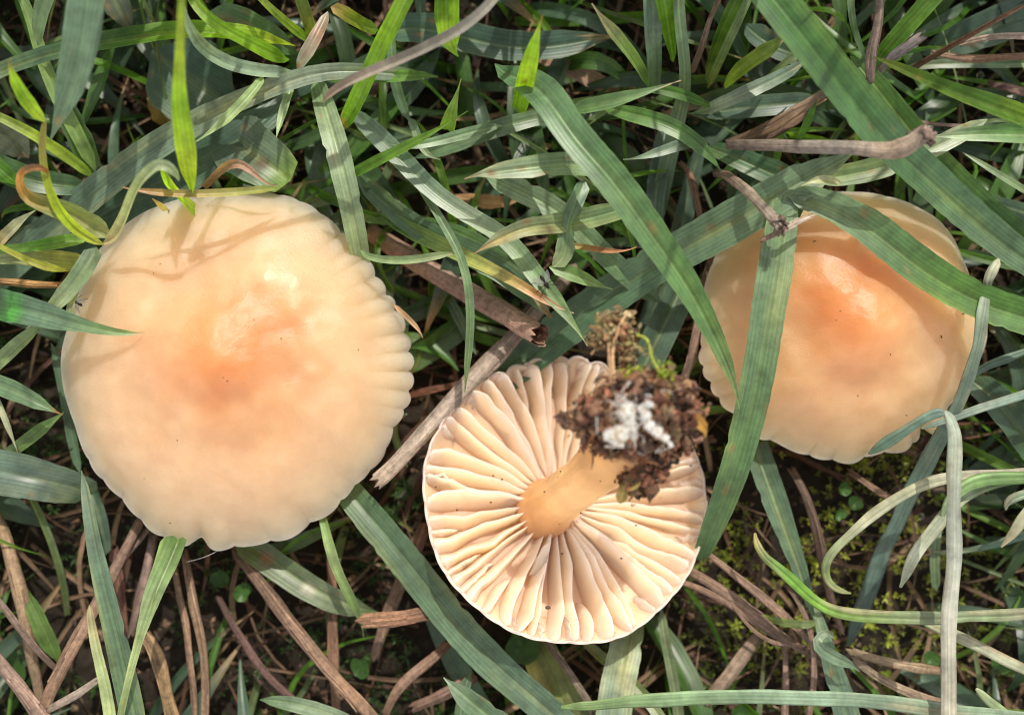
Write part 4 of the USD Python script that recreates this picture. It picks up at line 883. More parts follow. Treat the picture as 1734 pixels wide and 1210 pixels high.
def right_side():
    leaf('largest dark green blade crossing from the top edge down to the right edge', [(1280, -40, 29), (1345, 40, 29), (1415, 130, 28), (1490, 222, 25), (1570, 300, 20), (1650, 372, 17), (1760, 456, 15)], [67.2, 70.0, 70.0, 70.0, 64.4, 58.8, 49.0], [(.045, .125, .03), (.05, .135, .035), (.06, .14, .06), (.065, .14, .075), (.085, .155, .085)], tips=(0, 0), fold=.16, rib=.1)
    leaf('green blade running close behind the largest blade, on its right side', [(1440, 95, 16), (1500, 165, 17), (1560, 240, 15), (1630, 316, 13), (1740, 410, 11)], [30, 40, 44, 46, 46], [(.05, .13, .02), (.06, .145, .025), (.06, .14, .04)], tips=(.1, 0))
    leaf('curved vivid edged blade swinging from the pink straw to the right edge', [(1478, 96, 23), (1540, 122, 24), (1610, 152, 24), (1680, 178, 23), (1770, 214, 21)], [8, 20, 28, 36, 38], [(.12, .15, .03), (.08, .17, .025), (.075, .17, .03), (.16, .30, .03)], T, tips=(.12, 0), fold=.35)
    leaf('pair of bright grass strips slanting to the top edge near the pink straw', [(1486, 100, 16), (1530, 50, 19), (1575, 0, 21), (1610, -40, 22)], [24, 32, 32, 30], [(.07, .17, .03), (.13, .27, .05), (.10, .21, .06)], T, tips=(.1, 0), fold=.6, rib=.2)
    leaf('white lit leaf tip entering from the right edge beside the long twig', [(1770, 228, 22), (1690, 226, 22), (1630, 228, 21.5), (1576, 232, 20.5)], [36, 32, 22, 6], [(.08, .21, .03), (.13, .26, .09), (.34, .40, .32)], tips=(0, .3), fold=.4)
    leaf('pale lit leaf piece under the knob of the long twig', [(1672, 202, 16), (1620, 230, 17.5), (1560, 258, 17.5), (1480, 286, 17), (1405, 300, 16), (1360, 306, 15)], [16, 30, 36, 40, 36, 12], [(.20, .28, .19), (.30, .36, .27), (.14, .22, .12), (.13, .21, .10), (.22, .29, .15)], tips=(.1, .15), fold=.15)
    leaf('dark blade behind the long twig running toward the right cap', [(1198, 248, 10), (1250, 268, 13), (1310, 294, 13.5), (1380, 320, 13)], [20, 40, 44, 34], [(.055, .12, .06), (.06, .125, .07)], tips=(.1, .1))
    leaf('small pale leaf tip pointing left above the wide cap crossing blade', [(1357, 315, 24), (1378, 306, 24.5), (1400, 304, 24), (1425, 312, 22)], [4, 14, 14, 10], [(.36, .38, .22), (.34, .36, .23)], tips=(.4, .1), fold=.4)
    leaf('broad shiny blade slanting across the right cap to the right edge', [(1335, 332, 21), (1400, 346, 21.2), (1475, 388, 21), (1550, 446, 21), (1630, 496, 20.5), (1690, 522, 20.5), (1780, 548, 20.5)], [35.2, 51.2, 62.4, 64.0, 60.8, 60.8, 62.4], [(.13, .20, .12), (.12, .20, .11), (.07, .15, .06), (.065, .155, .035), (.065, .16, .03), (.06, .15, .03)], tips=(.04, 0), fold=.16, rib=.15, spots=[(.67, -.55, .45, (.22, .13, .03))])
    leaf('upright flat blade standing across the left part of the right cap', [(1328, 330, 20.6), (1316, 430, 21.2), (1300, 530, 21.4), (1284, 630, 20.8), (1264, 720, 19), (1238, 810, 16.5), (1208, 890, 13), (1184, 948, 8)], [48, 58, 60, 58, 54, 48, 38, 26], [(.14, .23, .12), (.13, .215, .125), (.10, .185, .10), (.085, .17, .075), (.065, .145, .06), (.06, .135, .065)], tips=(.02, .03), fold=.12, rib=.12)
    leaf('wide green base leaf under the tip of the short twig', [(1290, 322, 18), (1325, 345, 19), (1352, 372, 19)], [36, 52, 40], [(.05, .13, .04), (.055, .14, .04)], tips=(.1, .1))
    rush('slender blue leaf hanging over the right rim of the right cap down into the moss', [(1676, 450, 17), (1668, 500, 20), (1658, 570, 21), (1640, 640, 20), (1605, 716, 17), (1560, 800, 12), (1515, 890, 8), (1470, 1000, 5), (1436, 1090, 3)], [14, 18, 22, 25, 28, 30, 28, 26, 22], [(.22, .27, .17), (.12, .17, .12), (.11, .165, .12), (.10, .155, .12), (.085, .13, .11)], flat=.4, groove=.2, tips=(.1, .05))
    rush('pale round leaf tip with a white end right of the right cap', [(1690, 440, 21), (1684, 452, 21.5), (1676, 466, 21), (1672, 500, 19)], [14, 17, 18, 12], [(.40, .40, .28), (.30, .33, .22)], tips=(.1, .1))
    rush('blue needle leaf arching over the lower right rim of the right cap', [(1473, 769, 18.5), (1510, 744, 20.5), (1550, 716, 22.5), (1582, 698, 23.5), (1600, 696, 24)], [10, 18, 19, 20, 18], [(.09, .17, .10), (.11, .18, .13), (.17, .25, .20)], tips=(.1, .05))
    rush('long pale vertical needle leaf at the right falling to the bottom edge', [(1600, 694, 24), (1612, 730, 24), (1617, 800, 23.5), (1616, 870, 23), (1614, 950, 22.5), (1606, 1040, 22), (1604, 1110, 21.5), (1608, 1230, 21)], [16, 21, 24, 25, 26, 26, 26, 26], [(.27, .32, .25), (.32, .35, .28), (.34, .36, .30), (.37, .36, .29), (.33, .31, .24)], tips=(.03, 0))
    rush('pale hooked needle leaf curling back at its tip in the lower right', [(1770, 796, 17), (1690, 801, 18), (1620, 806, 18), (1556, 822, 18), (1490, 862, 17.5), (1435, 908, 16.5), (1402, 948, 15.5), (1402, 980, 14.5), (1420, 997, 14), (1444, 1005, 13.5)], [16, 17, 18, 19, 20, 20, 18, 15, 15, 8], [(.33, .31, .22), (.37, .34, .26), (.36, .37, .24), (.36, .38, .26), (.24, .33, .12), (.33, .36, .16)], tips=(0, .06))
    rush('wide pale needle leaf ending in a blunt tip above the moss', [(1760, 800, 15), (1700, 818, 16.5), (1640, 838, 17), (1598, 872, 17), (1560, 922, 16), (1540, 960, 15), (1524, 996, 14)], [14, 15, 17, 21, 22, 21, 12], [(.14, .22, .09), (.20, .28, .13), (.32, .36, .24), (.38, .40, .30), (.35, .39, .27)], tips=(0, .1))
    rush('green needle leaf bending over beside the blunt pale one', [(1770, 802, 18.5), (1690, 812, 19), (1645, 820, 19), (1612, 845, 18.5), (1596, 890, 16)], [24, 25, 23, 18, 8], [(.12, .21, .07), (.14, .24, .08), (.26, .33, .19)], tips=(0, .2))
    rush('bent green needle leaf with a brown tip crossing the lower right to the edge', [(1277, 903, 16), (1288, 930, 16.5), (1312, 956, 17), (1350, 992, 17), (1412, 1034, 17), (1500, 1044, 17.5), (1600, 1047, 18), (1680, 1043, 18), (1770, 1036, 18)], [10, 16, 19, 20, 22, 22, 22, 22, 20], [(.27, .20, .08), (.12, .25, .04), (.13, .27, .03), (.17, .25, .07), (.24, .29, .17), (.20, .27, .13), (.30, .26, .19)], tips=(.05, 0))
    leaf('dark green triangular blade standing below the upright flat blade', [(1278, 752, 7), (1310, 842, 9), (1338, 920, 10), (1362, 990, 10), (1380, 1058, 9)], [44.8, 43.2, 33.6, 22.4, 6.4], [(.075, .135, .085), (.085, .15, .095), (.10, .165, .11)], tips=(0, .15))
    leaf('blue blade rising from the bottom edge with a curled hook at its side', [(1440, 1240, 10), (1422, 1170, 11), (1404, 1110, 11), (1390, 1060, 10), (1372, 1010, 8)], [46, 42, 32, 20, 10], [(.12, .20, .15), (.12, .195, .14), (.13, .21, .16)], tips=(0, .1))
    leaf('small hooked grey leaf curling at the lower right over the blue blade', [(1456, 1136, 14), (1425, 1118, 15), (1398, 1104, 15.5), (1384, 1086, 16), (1392, 1074, 15.5), (1412, 1080, 14)], [6, 18, 22, 20, 14, 8], [(.11, .18, .13), (.13, .20, .15), (.26, .32, .26)], tips=(.2, .1), fold=.4)
    rush('long level striped needle leaf along the bottom edge', [(952, 1196, 18), (1060, 1188, 18.5), (1200, 1180, 19), (1340, 1180, 19), (1480, 1188, 19), (1600, 1200, 18.5), (1760, 1216, 18)], [14, 22, 25, 25, 25, 24, 20], [(.16, .24, .08), (.17, .26, .13), (.19, .27, .18), (.21, .29, .19), (.22, .29, .19)], tips=(.05, 0), flat=.5)
    rush('pale thin needle leaf slanting to the right edge below the bent green one', [(1530, 1036, 12), (1600, 1066, 13), (1670, 1100, 13), (1770, 1152, 13)], [9, 16, 17, 18], [(.17, .25, .12), (.38, .40, .28), (.33, .36, .23)], tips=(.1, 0))
    rush('stubby green needle tip at the bottom right corner', [(1654, 1166, 18), (1680, 1190, 18), (1720, 1226, 17)], [12, 19, 20], [(.30, .35, .20), (.14, .24, .07)], tips=(.15, 0))
    rush('short speckled needle tip at the right edge pointing down left', [(1760, 840, 19), (1728, 884, 19), (1697, 926, 18)], [20, 20, 10], [(.30, .33, .24), (.30, .30, .2), (.34, .30, .18)], tips=(0, .2))
    rush('hooked pale needle tip at the right edge above the speckled one', [(1770, 830, 19), (1736, 836, 19), (1712, 846, 18.5), (1703, 864, 17.5)], [18, 18, 16, 10], [(.17, .26, .14), (.30, .36, .27)], tips=(0, .2))
    rush('thin dark needle leaf lying level at the right edge below the hooks', [(1580, 933, 7), (1650, 928, 8), (1700, 916, 9), (1770, 896, 9)], [7, 11, 16, 20], [(.22, .25, .12), (.10, .18, .12), (.10, .15, .11)], tips=(.15, 0))
    rush('straight pale needle leaf reaching from the vertical one to the right edge', [(1560, 726, 17), (1622, 704, 18), (1690, 682, 18.5), (1770, 654, 18)], [8, 15, 16, 16], [(.13, .19, .15), (.20, .26, .21), (.17, .24, .18)], tips=(.1, 0))
    rush('thin needle leaf right of the right cap touching its rim', [(1646, 634, 13), (1690, 612, 14), (1770, 586, 14)], [12, 14, 14], [(.12, .18, .14), (.11, .17, .12)], tips=(.1, 0))
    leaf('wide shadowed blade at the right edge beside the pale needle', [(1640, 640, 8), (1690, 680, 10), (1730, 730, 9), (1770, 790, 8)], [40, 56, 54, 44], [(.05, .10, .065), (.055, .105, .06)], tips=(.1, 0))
    leaf('green thin leaf at the right edge under the shiny blade', [(1610, 420, 10), (1670, 440, 12), (1770, 456, 12)], [10, 16, 20], [(.08, .20, .03), (.10, .2, .05)], T, tips=(.1, 0))
    leaf('blue leaf in shade at the right edge beside the largest blade', [(1610, 322, 9), (1670, 340, 11), (1770, 372, 11)], [10, 26, 34], [(.14, .21, .16), (.06, .115, .075), (.06, .11, .07)], tips=(.15, 0))
    leaf('thin pale blade at the right edge above the blue shaded leaf', [(1630, 258, 13), (1690, 294, 14), (1770, 344, 13)], [7, 12, 13], [(.20, .28, .18), (.18, .27, .13)], tips=(.2, 0))
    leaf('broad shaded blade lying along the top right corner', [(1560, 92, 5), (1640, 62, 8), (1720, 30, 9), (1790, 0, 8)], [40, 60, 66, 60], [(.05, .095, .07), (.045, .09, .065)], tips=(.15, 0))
    leaf('slim dull blade lying level behind the top right straws', [(1520, 118, 8), (1600, 108, 10), (1680, 108, 10), (1770, 104, 10)], [12, 16, 14, 14], [(.26, .30, .2), (.10, .16, .10), (.09, .17, .05)], tips=(.15, 0))
    leaf('slender upright leaf at the top edge left of the pink straw', [(1440, -30, 20), (1443, 30, 18), (1452, 66, 15), (1464, 96, 12)], [12, 13, 14, 10], [(.10, .17, .09), (.09, .16, .10)], tips=(0, .1))
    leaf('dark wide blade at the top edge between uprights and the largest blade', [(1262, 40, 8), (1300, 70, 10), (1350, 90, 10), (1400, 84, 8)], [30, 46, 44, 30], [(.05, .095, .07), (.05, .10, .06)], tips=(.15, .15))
    leaf('olive upright blade at the top edge beside the thin brown stem', [(1262, -30, 20), (1236, 24, 18), (1216, 70, 14), (1196, 136, 8)], [22, 22, 18, 12], [(.09, .17, .03), (.07, .15, .03), (.13, .19, .05)], T, tips=(0, .1))
    leaf('thin reed like blade at the top edge right of the brown stem', [(1276, -20, 20), (1248, 40, 19), (1220, 100, 15), (1198, 150, 10)], [12, 15, 14, 10], [(.13, .20, .08), (.12, .19, .08), (.16, .2, .06)], tips=(0, .1))
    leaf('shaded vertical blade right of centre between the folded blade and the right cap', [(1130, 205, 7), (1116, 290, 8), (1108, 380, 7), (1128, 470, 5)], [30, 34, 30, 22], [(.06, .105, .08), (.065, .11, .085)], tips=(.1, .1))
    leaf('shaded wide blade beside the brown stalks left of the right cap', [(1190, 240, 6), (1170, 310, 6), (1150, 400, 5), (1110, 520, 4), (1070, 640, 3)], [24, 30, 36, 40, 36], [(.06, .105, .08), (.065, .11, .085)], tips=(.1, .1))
right_side()

def lower_part():
    leaf('long blue blade along the lower left with its thin end at the cap side', [(138, 796, 16), (148, 850, 16.5), (160, 920, 17), (178, 1000, 17), (202, 1100, 17), (232, 1240, 17)], [7.4, 21.3, 31.2, 36.1, 41.0, 44.3], [(.14, .21, .16), (.11, .18, .135), (.10, .175, .115), (.10, .175, .115)], tips=(.08, 0), fold=.2, rib=.15)
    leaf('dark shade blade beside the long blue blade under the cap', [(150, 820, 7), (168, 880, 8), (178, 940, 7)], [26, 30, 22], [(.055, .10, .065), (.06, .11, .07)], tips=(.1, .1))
    leaf('folded pale blade dropping from the bottom rim of the left cap', [(302, 905, 14), (285, 950, 16), (262, 1004, 18), (246, 1050, 19), (226, 1120, 19), (200, 1235, 18)], [36, 38, 30, 15, 13, 12], [(.13, .24, .07), (.19, .29, .14), (.25, .34, .19), (.32, .40, .22), (.24, .34, .18)], tips=(.02, 0), fold=.45, rib=.15)
    leaf('narrow twin blade close left of the folded pale one', [(283, 905, 13), (270, 955, 15.5), (258, 1000, 17.5), (248, 1045, 18.6)], [16, 18, 14, 8], [(.15, .27, .06), (.20, .31, .12), (.30, .38, .2)], tips=(.02, .1), fold=.5)
    leaf('light blade with a rounded brown tip at the bottom left edge', [(152, 1024, 21), (160, 1080, 21.5), (174, 1140, 21.5), (190, 1240, 21)], [10, 17, 20, 22], [(.36, .30, .18), (.33, .40, .22), (.32, .40, .20)], tips=(.04, 0), fold=.5, rib=.3)
    leaf('soft green leaf in the straw at the lower left', [(38, 980, 8), (62, 1042, 10), (82, 1085, 10), (98, 1122, 7)], [8, 28, 34, 14], [(.11, .21, .05), (.14, .25, .07), (.12, .24, .05)], T, tips=(.25, .2))
    leaf('olive spotted blade leaning down right beneath the left cap bottom', [(398, 912, 6), (450, 944, 8), (510, 985, 8.5), (566, 1015, 8), (640, 1036, 5)], [40, 50, 48, 42, 20], [(.09, .14, .055), (.11, .16, .075), (.16, .21, .13), (.12, .18, .08)], tips=(.08, .15), spots=[(.25, 0, 1.0, (.22, .12, .07)), (.55, .2, .9, (.42, .42, .34))])
    leaf('thin curved blade dropping from the cap bottom past the spotted blade', [(545, 868, 12), (556, 915, 13), (572, 965, 13), (598, 1020, 12), (616, 1078, 10)], [13, 17, 17, 16, 5], [(.13, .25, .05), (.24, .33, .15), (.12, .2, .06), (.13, .2, .08)], tips=(.05, .3), fold=.5)
    leaf('prominent broad blue blade slanting down right between left cap and gilled mushroom', [(578, 815, 10), (620, 868, 11.5), (680, 940, 12), (745, 1022, 12), (815, 1102, 12), (880, 1162, 11.5), (970, 1240, 11)], [44.4, 54.8, 57.7, 57.7, 57.7, 54.8, 51.8], [(.085, .155, .065), (.085, .155, .09), (.09, .16, .095), (.095, .165, .115), (.13, .20, .15)], tips=(.02, 0), fold=.14, rib=.12)
    leaf('pointed blue blade at the bottom edge right of the straws', [(751, 1146, 16), (780, 1172, 16.5), (820, 1206, 16.5), (870, 1244, 16)], [5, 34, 46, 52], [(.18, .26, .19), (.10, .175, .10), (.13, .21, .14)], tips=(.2, 0))
    leaf('narrow shaded blade behind the pointed blue one at the bottom', [(797, 1136, 9), (786, 1170, 10), (776, 1240, 10)], [14, 20, 18], [(.07, .13, .075), (.08, .14, .085)], tips=(.2, 0))
    leaf('olive yellow striped blade from beneath the gilled mushroom to the bottom edge', [(895, 1060, 3), (918, 1112, 5), (944, 1170, 6), (970, 1240, 6)], [44, 66, 74, 78], [(.08, .13, .04), (.19, .22, .06), (.15, .19, .10)], tips=(.1, 0), spots=[(.72, .6, .6, (.34, .13, .08))])
    leaf('pale striped blade standing from the bottom edge to the gilled mushroom rim', [(1066, 1040, 5), (1060, 1092, 8), (1046, 1160, 10), (1038, 1240, 10)], [48, 56, 60, 62], [(.10, .17, .09), (.17, .25, .15), (.25, .33, .26), (.20, .29, .21)], tips=(0, 0), fold=.14)
    leaf('thin olive leaf between the two striped blades at the bottom', [(978, 1070, 5), (1030, 1120, 7), (1076, 1160, 9), (1120, 1216, 11), (1140, 1240, 11)], [14, 18, 18, 20, 18], [(.17, .21, .10), (.14, .19, .08), (.26, .33, .18)], tips=(.1, 0), fold=.4)
    leaf('pale blade tip lying level at the bottom edge', [(440, 1184, 13), (490, 1190, 13.5), (550, 1206, 13), (610, 1232, 12)], [14, 26, 28, 24], [(.10, .18, .09), (.20, .28, .19), (.22, .3, .2)], tips=(.15, 0))
    leaf('vertical dull stem blade under the right rim of the gilled mushroom', [(1120, 1030, 5), (1128, 1090, 6), (1142, 1160, 6), (1150, 1240, 6)], [14, 16, 18, 18], [(.13, .18, .10), (.16, .20, .12)], tips=(.1, 0), fold=.5)
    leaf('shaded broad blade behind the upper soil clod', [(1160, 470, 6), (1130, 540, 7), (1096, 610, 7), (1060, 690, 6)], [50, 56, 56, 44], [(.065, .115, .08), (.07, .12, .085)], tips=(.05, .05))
    leaf('dim blade between left cap and hollow straw', [(740, 468, 4), (778, 540, 5), (806, 600, 5)], [14, 18, 14], [(.075, .13, .07), (.08, .14, .08)], tips=(.1, .2))
    leaf('dim green leaf in the gap right of the left cap margin', [(690, 700, 5), (668, 718, 6), (672, 750, 6), (690, 790, 5)], [8, 12, 12, 8], [(.14, .22, .10), (.10, .16, .05)], tips=(.2, .2))
    leaf('thin pale vertical leaf at the lower right below the vertical needle', [(1590, 880, 6), (1583, 940, 7), (1586, 1000, 6)], [14, 18, 14], [(.12, .18, .10), (.10, .16, .08)], tips=(.1, .1))
    # small round leaves of creeping herbs low in the litter
    k = 0
    for px, py, r, lab in [(375, 978, 19, 'small round green leaf left of its twin in the litter beneath the left cap'), (411, 1002, 17, 'small round green leaf right of its twin in the litter beneath the left cap'), (612, 1128, 20, 'dim round leaf left of the prominent blue blade at the bottom'), (884, 1098, 30, 'dim grey round leaf under the bottom rim of the gilled mushroom'),
                           (1428, 826, 13, 'upper round herb leaf below the right cap'), (1447, 852, 14, 'middle round herb leaf below the right cap'), (1420, 870, 12, 'lower round herb leaf below the right cap'), (22, 1128, 34, 'larger dark round leaf at the lower left edge'), (1252, 1204, 16, 'round green leaf at the bottom edge under the striped needle'), (1576, 1114, 15, 'pale green round leaf near the bottom right moss'), (1694, 1122, 18, 'green round leaf at the bottom right by the thin needle')]:
        z = 5.5
        a = np.linspace(0, 2 * np.pi, 25)[:-1]
        c = at(px, py, z)
        rs = np.random.RandomState(px)
        tl = unit(np.array([rs.uniform(-.35, .35), rs.uniform(-.35, .35), 1]))
        e1 = unit(np.cross(tl, [0, 1, .2])); e2 = np.cross(tl, e1)
        rows = [c[None] + 0 * a[:, None]] + [c + (np.cos(a)[:, None] * e1 + np.sin(a)[:, None] * e2) * mm(r * .9, z) * q * (1 + .08 * np.cos(2 * a + rs.rand() * 6) - .30 * q * np.exp(-((a - rs.uniform(1, 5)) / .35) ** 2) + .03 * np.cos(7 * a))[:, None] + tl * (.45 * q ** 2 + .12 * q * np.cos(2 * a + 1))[:, None] for q in (.35, .7, 1.0)]
        v = np.vstack(rows)
        col = np.tile(np.array([.045, .11, .02]) * rs.uniform(.7, 1.2), (len(v), 1)) * (1 + .25 * rs.randn(len(v), 1).clip(-1, 1))
        tag(put('round_leaf', v, grid(4, 24, True), 'moss_look', tint=col), lab, 'leaf')
lower_part()

# ------------------------------------------------------------ straws, twigs, dead stalks
def twig(label, pts, w, hues, knob, seed):
    c = path3([at(*p) for p in pts], .5)
    t = thing('twig', c[0], label, 'twig')
    n = len(c)
    r = np.array([mm(a, z) / 2 for a, z in zip(lerp(w, n), c[:, 2])])
    v, f, col, st = tube(c, r, hues, 22, .14, seed, .95, jag=(.4, .9))
    put('bark', v - c[0], f, 'bark_look', t, tint=col, st=st, base=(0, 0, 0))
    rs = np.random.RandomState(seed)
    d = unit(c[-1] - c[-4])
    pts_ = c[-1] + rs.randn(46, 3) * knob * .42 + d * rs.uniform(-.9, .3, (46, 1))
    v, f, cc = crumbs(pts_ - c[0], rs, .26, [(.13, .09, .07), (.2, .14, .11), (.07, .045, .035), (.26, .19, .15)])
    put('broken_end', v, f, 'crumb_look', t, tint=cc, base=(0, 0, 0))
twig('long grey brown twig with a knobbly broken end above the right cap', [(1232, 244, 20), (1300, 246, 23), (1390, 249, 26), (1470, 253, 27.5), (1515, 254, 28), (1540, 243, 28.4), (1566, 226, 28.8)], [16, 20, 23, 24, 26, 31, 29], [(.11, .08, .06), (.19, .15, .115), (.23, .20, .17), (.25, .185, .13), (.20, .16, .13)], 1.0, 41)
twig('short grey brown twig with a dark broken end touching the right cap top', [(1212, 292, 14), (1240, 303, 18), (1272, 330, 21.5), (1300, 360, 23.4), (1322, 384, 25)], [14, 17, 18, 18, 19], [(.12, .08, .06), (.19, .135, .095), (.25, .20, .15), (.23, .19, .155)], .8, 43)

def hollow(label, pts, w):
    c = path3([at(*p) for p in pts], .6)
    t = thing('hollow_straw', c[0], label, 'straw')
    n = len(c)
    r = lerp([mm(a, 10) / 2 for a in w], n)
    v, f, col, st = tube(c, r, [(.19, .12, .085), (.33, .21, .16), (.36, .23, .18), (.37, .23, .17)], 24, .06, 51, 1.0, caps=(True, False), jag=(0, 1.6))
    put('stalk', v - c[0], f, 'straw_look', t, tint=col, st=st, base=(0, 0, 0))
    v2, f2, col2, st2 = tube(c[-14:], r[-14:] * .80, [(.16, .075, .045), (.26, .14, .09)], 24, .05, 51, 1.0, caps=(True, False), jag=(0, 1.2))
    put('bore', v2 - c[0], f2[:, ::-1], 'straw_look', t, tint=col2, st=st2, base=(0, 0, 0))
    v3, f3, c3, s3 = ribbon([(908, 572, 13.6), (917, 580, 13.6), (922, 588, 13.2)], [18, 14, 4], [(.42, .33, .24)], tips=(0, .4), seed=3, step=.3)
    put('torn_flap', v3 - c[0], f3, 'dry_leaf_look', t, tint=c3, st=s3, base=(0, 0, 0))
hollow('hollow reddish straw with its open end above the gilled mushroom', [(628, 392, 5), (700, 440, 6.5), (780, 488, 8), (850, 528, 10), (884, 549, 12.2), (914, 567, 15.2)], [32, 35, 36, 36, 36, 36])
def rod(label, pts, w, hues='straw', **kw):
    return straw(label, pts, w, hues, **kw)
rod('pale straw lying diagonally between left cap and gilled mushroom with a frayed end', [(1010, 430, 3), (940, 490, 6), (870, 570, 8), (800, 645, 10), (720, 735, 12), (640, 816, 14)], [30, 32, 34, 38, 38, 32], [(.27, .20, .16), (.30, .22, .18), (.42, .33, .28), (.48, .38, .33), (.46, .35, .28)], flat=.55, rough=.2, jag=(0, 1.4), sides=16)
rod('broken pale straw piece lying across the upright blade at the right cap', [(1291, 404, 23.2), (1330, 386, 23.6), (1373, 367, 23.6)], [9, 16, 13], [(.34, .20, .16), (.50, .40, .33), (.54, .44, .36)], flat=.5, rough=.25)
rod('pinkish upright straw at the top right crossing the largest blade edge', [(1492, -30, 23), (1484, 50, 22), (1476, 100, 20), (1472, 134, 17)], [18, 22, 24, 24], [(.30, .22, .18), (.34, .25, .22), (.40, .29, .27)], flat=.6)
rod('greyish purple broken straw beside the pink upright one', [(1484, 124, 16), (1520, 90, 18), (1558, 62, 19)], [20, 22, 24], [(.26, .19, .17), (.28, .24, .27), (.24, .19, .19)], flat=.9)
rod('slim brown stem slanting from the top edge right of the uprights', [(1226, -30, 22), (1206, 30, 20), (1186, 84, 16), (1172, 124, 11)], [13, 15, 16, 14], [(.31, .19, .14), (.33, .22, .17), (.22, .14, .1)])
rod('thin rust brown stalk rising to the top right corner', [(1540, 116, 11), (1610, 76, 16), (1680, 38, 20), (1725, 14, 22)], [12, 13, 12, 9], [(.14, .075, .05), (.20, .10, .06), (.27, .15, .1)])
rod('pale level straw at the right edge below the rust stalk', [(1634, 72, 14), (1690, 62, 15), (1770, 64, 15)], [12, 15, 15], [(.26, .18, .14), (.46, .36, .31), (.34, .25, .21)], flat=.5)
rod('coppery level straw at the right edge below the pale one', [(1586, 92, 12), (1640, 98, 13), (1700, 98, 13), (1770, 96, 13)], [14, 18, 16, 16], [(.45, .30, .22), (.36, .19, .12), (.33, .2, .14)], flat=.5)
rod('dark pink straw end at the right edge above the vivid curved blade', [(1678, 140, 9), (1710, 150, 10), (1770, 158, 10)], [18, 20, 20], [(.12, .06, .05), (.36, .22, .18)], )
rod('thin dark straw lying level behind the long twig knob', [(1540, 206, 12), (1620, 213, 13), (1700, 216, 12)], [10, 11, 9], [(.27, .18, .16), (.13, .08, .07)])
rod('curved brown dead blade above the long twig', [(1240, 236, 12), (1300, 216, 14), (1350, 190, 15), (1404, 154, 15)], [14, 26, 24, 18], [(.20, .12, .08), (.30, .19, .13), (.24, .17, .14)], look='dry_leaf_look', name='dry_stalk', cat='dead stalk', flat=.3)
rod('second brown dead blade directly under the curved one', [(1250, 248, 10), (1310, 226, 12), (1360, 200, 12)], [12, 20, 14], [(.16, .09, .06), (.24, .14, .09)], name='dry_stalk', cat='dead stalk', flat=.3)
rod('reddish dead stalk standing left of the right cap, upper of the pair', [(1150, 276, 6), (1176, 318, 9), (1190, 380, 10), (1206, 450, 9), (1212, 520, 6)], [12, 18, 16, 14, 10], [(.30, .17, .13), (.22, .12, .09), (.18, .1, .07)], name='dry_stalk', cat='dead stalk', flat=.5)
rod('reddish dead stalk running down beside the right cap to the clod', [(1226, 392, 6), (1196, 470, 9), (1178, 560, 10), (1160, 640, 9), (1146, 690, 6)], [16, 22, 24, 20, 12], [(.13, .075, .05), (.24, .14, .11), (.29, .19, .15), (.21, .13, .1)], name='dry_stalk', cat='dead stalk', flat=.4)
rod('thin dead stalk between the clod and the reddish one', [(1196, 590, 7), (1170, 622, 8), (1140, 690, 7)], [6, 7, 6], [(.33, .24, .17), (.22, .14, .1)], name='dry_stalk', cat='dead stalk')
rod('dark red straw in shade left of the gilled mushroom', [(690, 668, 4), (730, 660, 5), (790, 646, 5)], [12, 16, 14], [(.14, .055, .035), (.18, .08, .05)])
leaf('thin orange dry leaf sticking out of the left cap right rim', [(668, 516, 15), (686, 534, 15.5), (704, 552, 15.5), (716, 572, 15)], [7, 9, 8, 4], [(.45, .26, .14), (.48, .3, .18), (.42, .25, .15)], 'dry_leaf_look', 'dry_leaf', 'dead leaf', tips=(.1, .3), fold=.5)
leaf('thin rusty dry leaf tip right of the twisted short blade', [(950, 416, 13), (1000, 420, 15), (1040, 425, 15.5), (1078, 418, 15)], [10, 11, 9, 4], [(.22, .24, .08), (.36, .15, .07), (.40, .2, .11)], 'dry_leaf_look', 'dry_leaf', 'dead leaf', tips=(.1, .4), fold=.5)
leaf('dry brown leaf lying in the shade under the holed pale blade', [(770, 330, 6), (830, 342, 7), (880, 338, 7)], [16, 26, 12], [(.30, .16, .08), (.36, .2, .09)], 'dry_leaf_look', 'dry_leaf', 'dead leaf', tips=(.2, .2), wave=15)
leaf('brown withered leaf in the shade behind the lime spear', [(900, 92, 5), (960, 112, 7), (1010, 138, 6), (1050, 150, 4)], [26, 34, 30, 20], [(.22, .12, .075), (.32, .2, .15), (.2, .11, .07)], 'dry_leaf_look', 'dry_leaf', 'dead leaf', tips=(.15, .2), wave=15)
rod('orange dry tube leaf entering from the left edge', [(-30, 474, 19), (40, 479, 19.5), (100, 484, 18)], [15, 17, 14], [(.50, .30, .13), (.46, .26, .10), (.34, .17, .06)], flat=.7)
rod('brown straw running down at the far lower left', [(-12, 858, 7), (22, 950, 9), (44, 1050, 9), (64, 1180, 8)], [26, 30, 30, 26], [(.36, .23, .14), (.34, .23, .15), (.26, .18, .12)], flat=.45)
rod('reddish straw slanting from under the left cap to the bottom left', [(238, 880, 8), (196, 960, 11), (150, 1046, 13), (104, 1130, 14), (70, 1220, 13)], [22, 26, 28, 28, 28], [(.25, .16, .13), (.27, .17, .13), (.34, .21, .15), (.36, .23, .16)], flat=.5, sides=16)
rod('second thinner reddish straw close beside the slanting one', [(262, 880, 7), (220, 930, 9), (186, 985, 10)], [12, 13, 10], [(.22, .15, .13), (.3, .2, .16)], flat=.6)
rod('thick pinkish straw at the bottom left corner', [(-20, 1100, 14), (30, 1160, 15), (80, 1230, 15)], [34, 38, 40], [(.30, .20, .17), (.36, .24, .20), (.34, .22, .17)], flat=.45, sides=16)
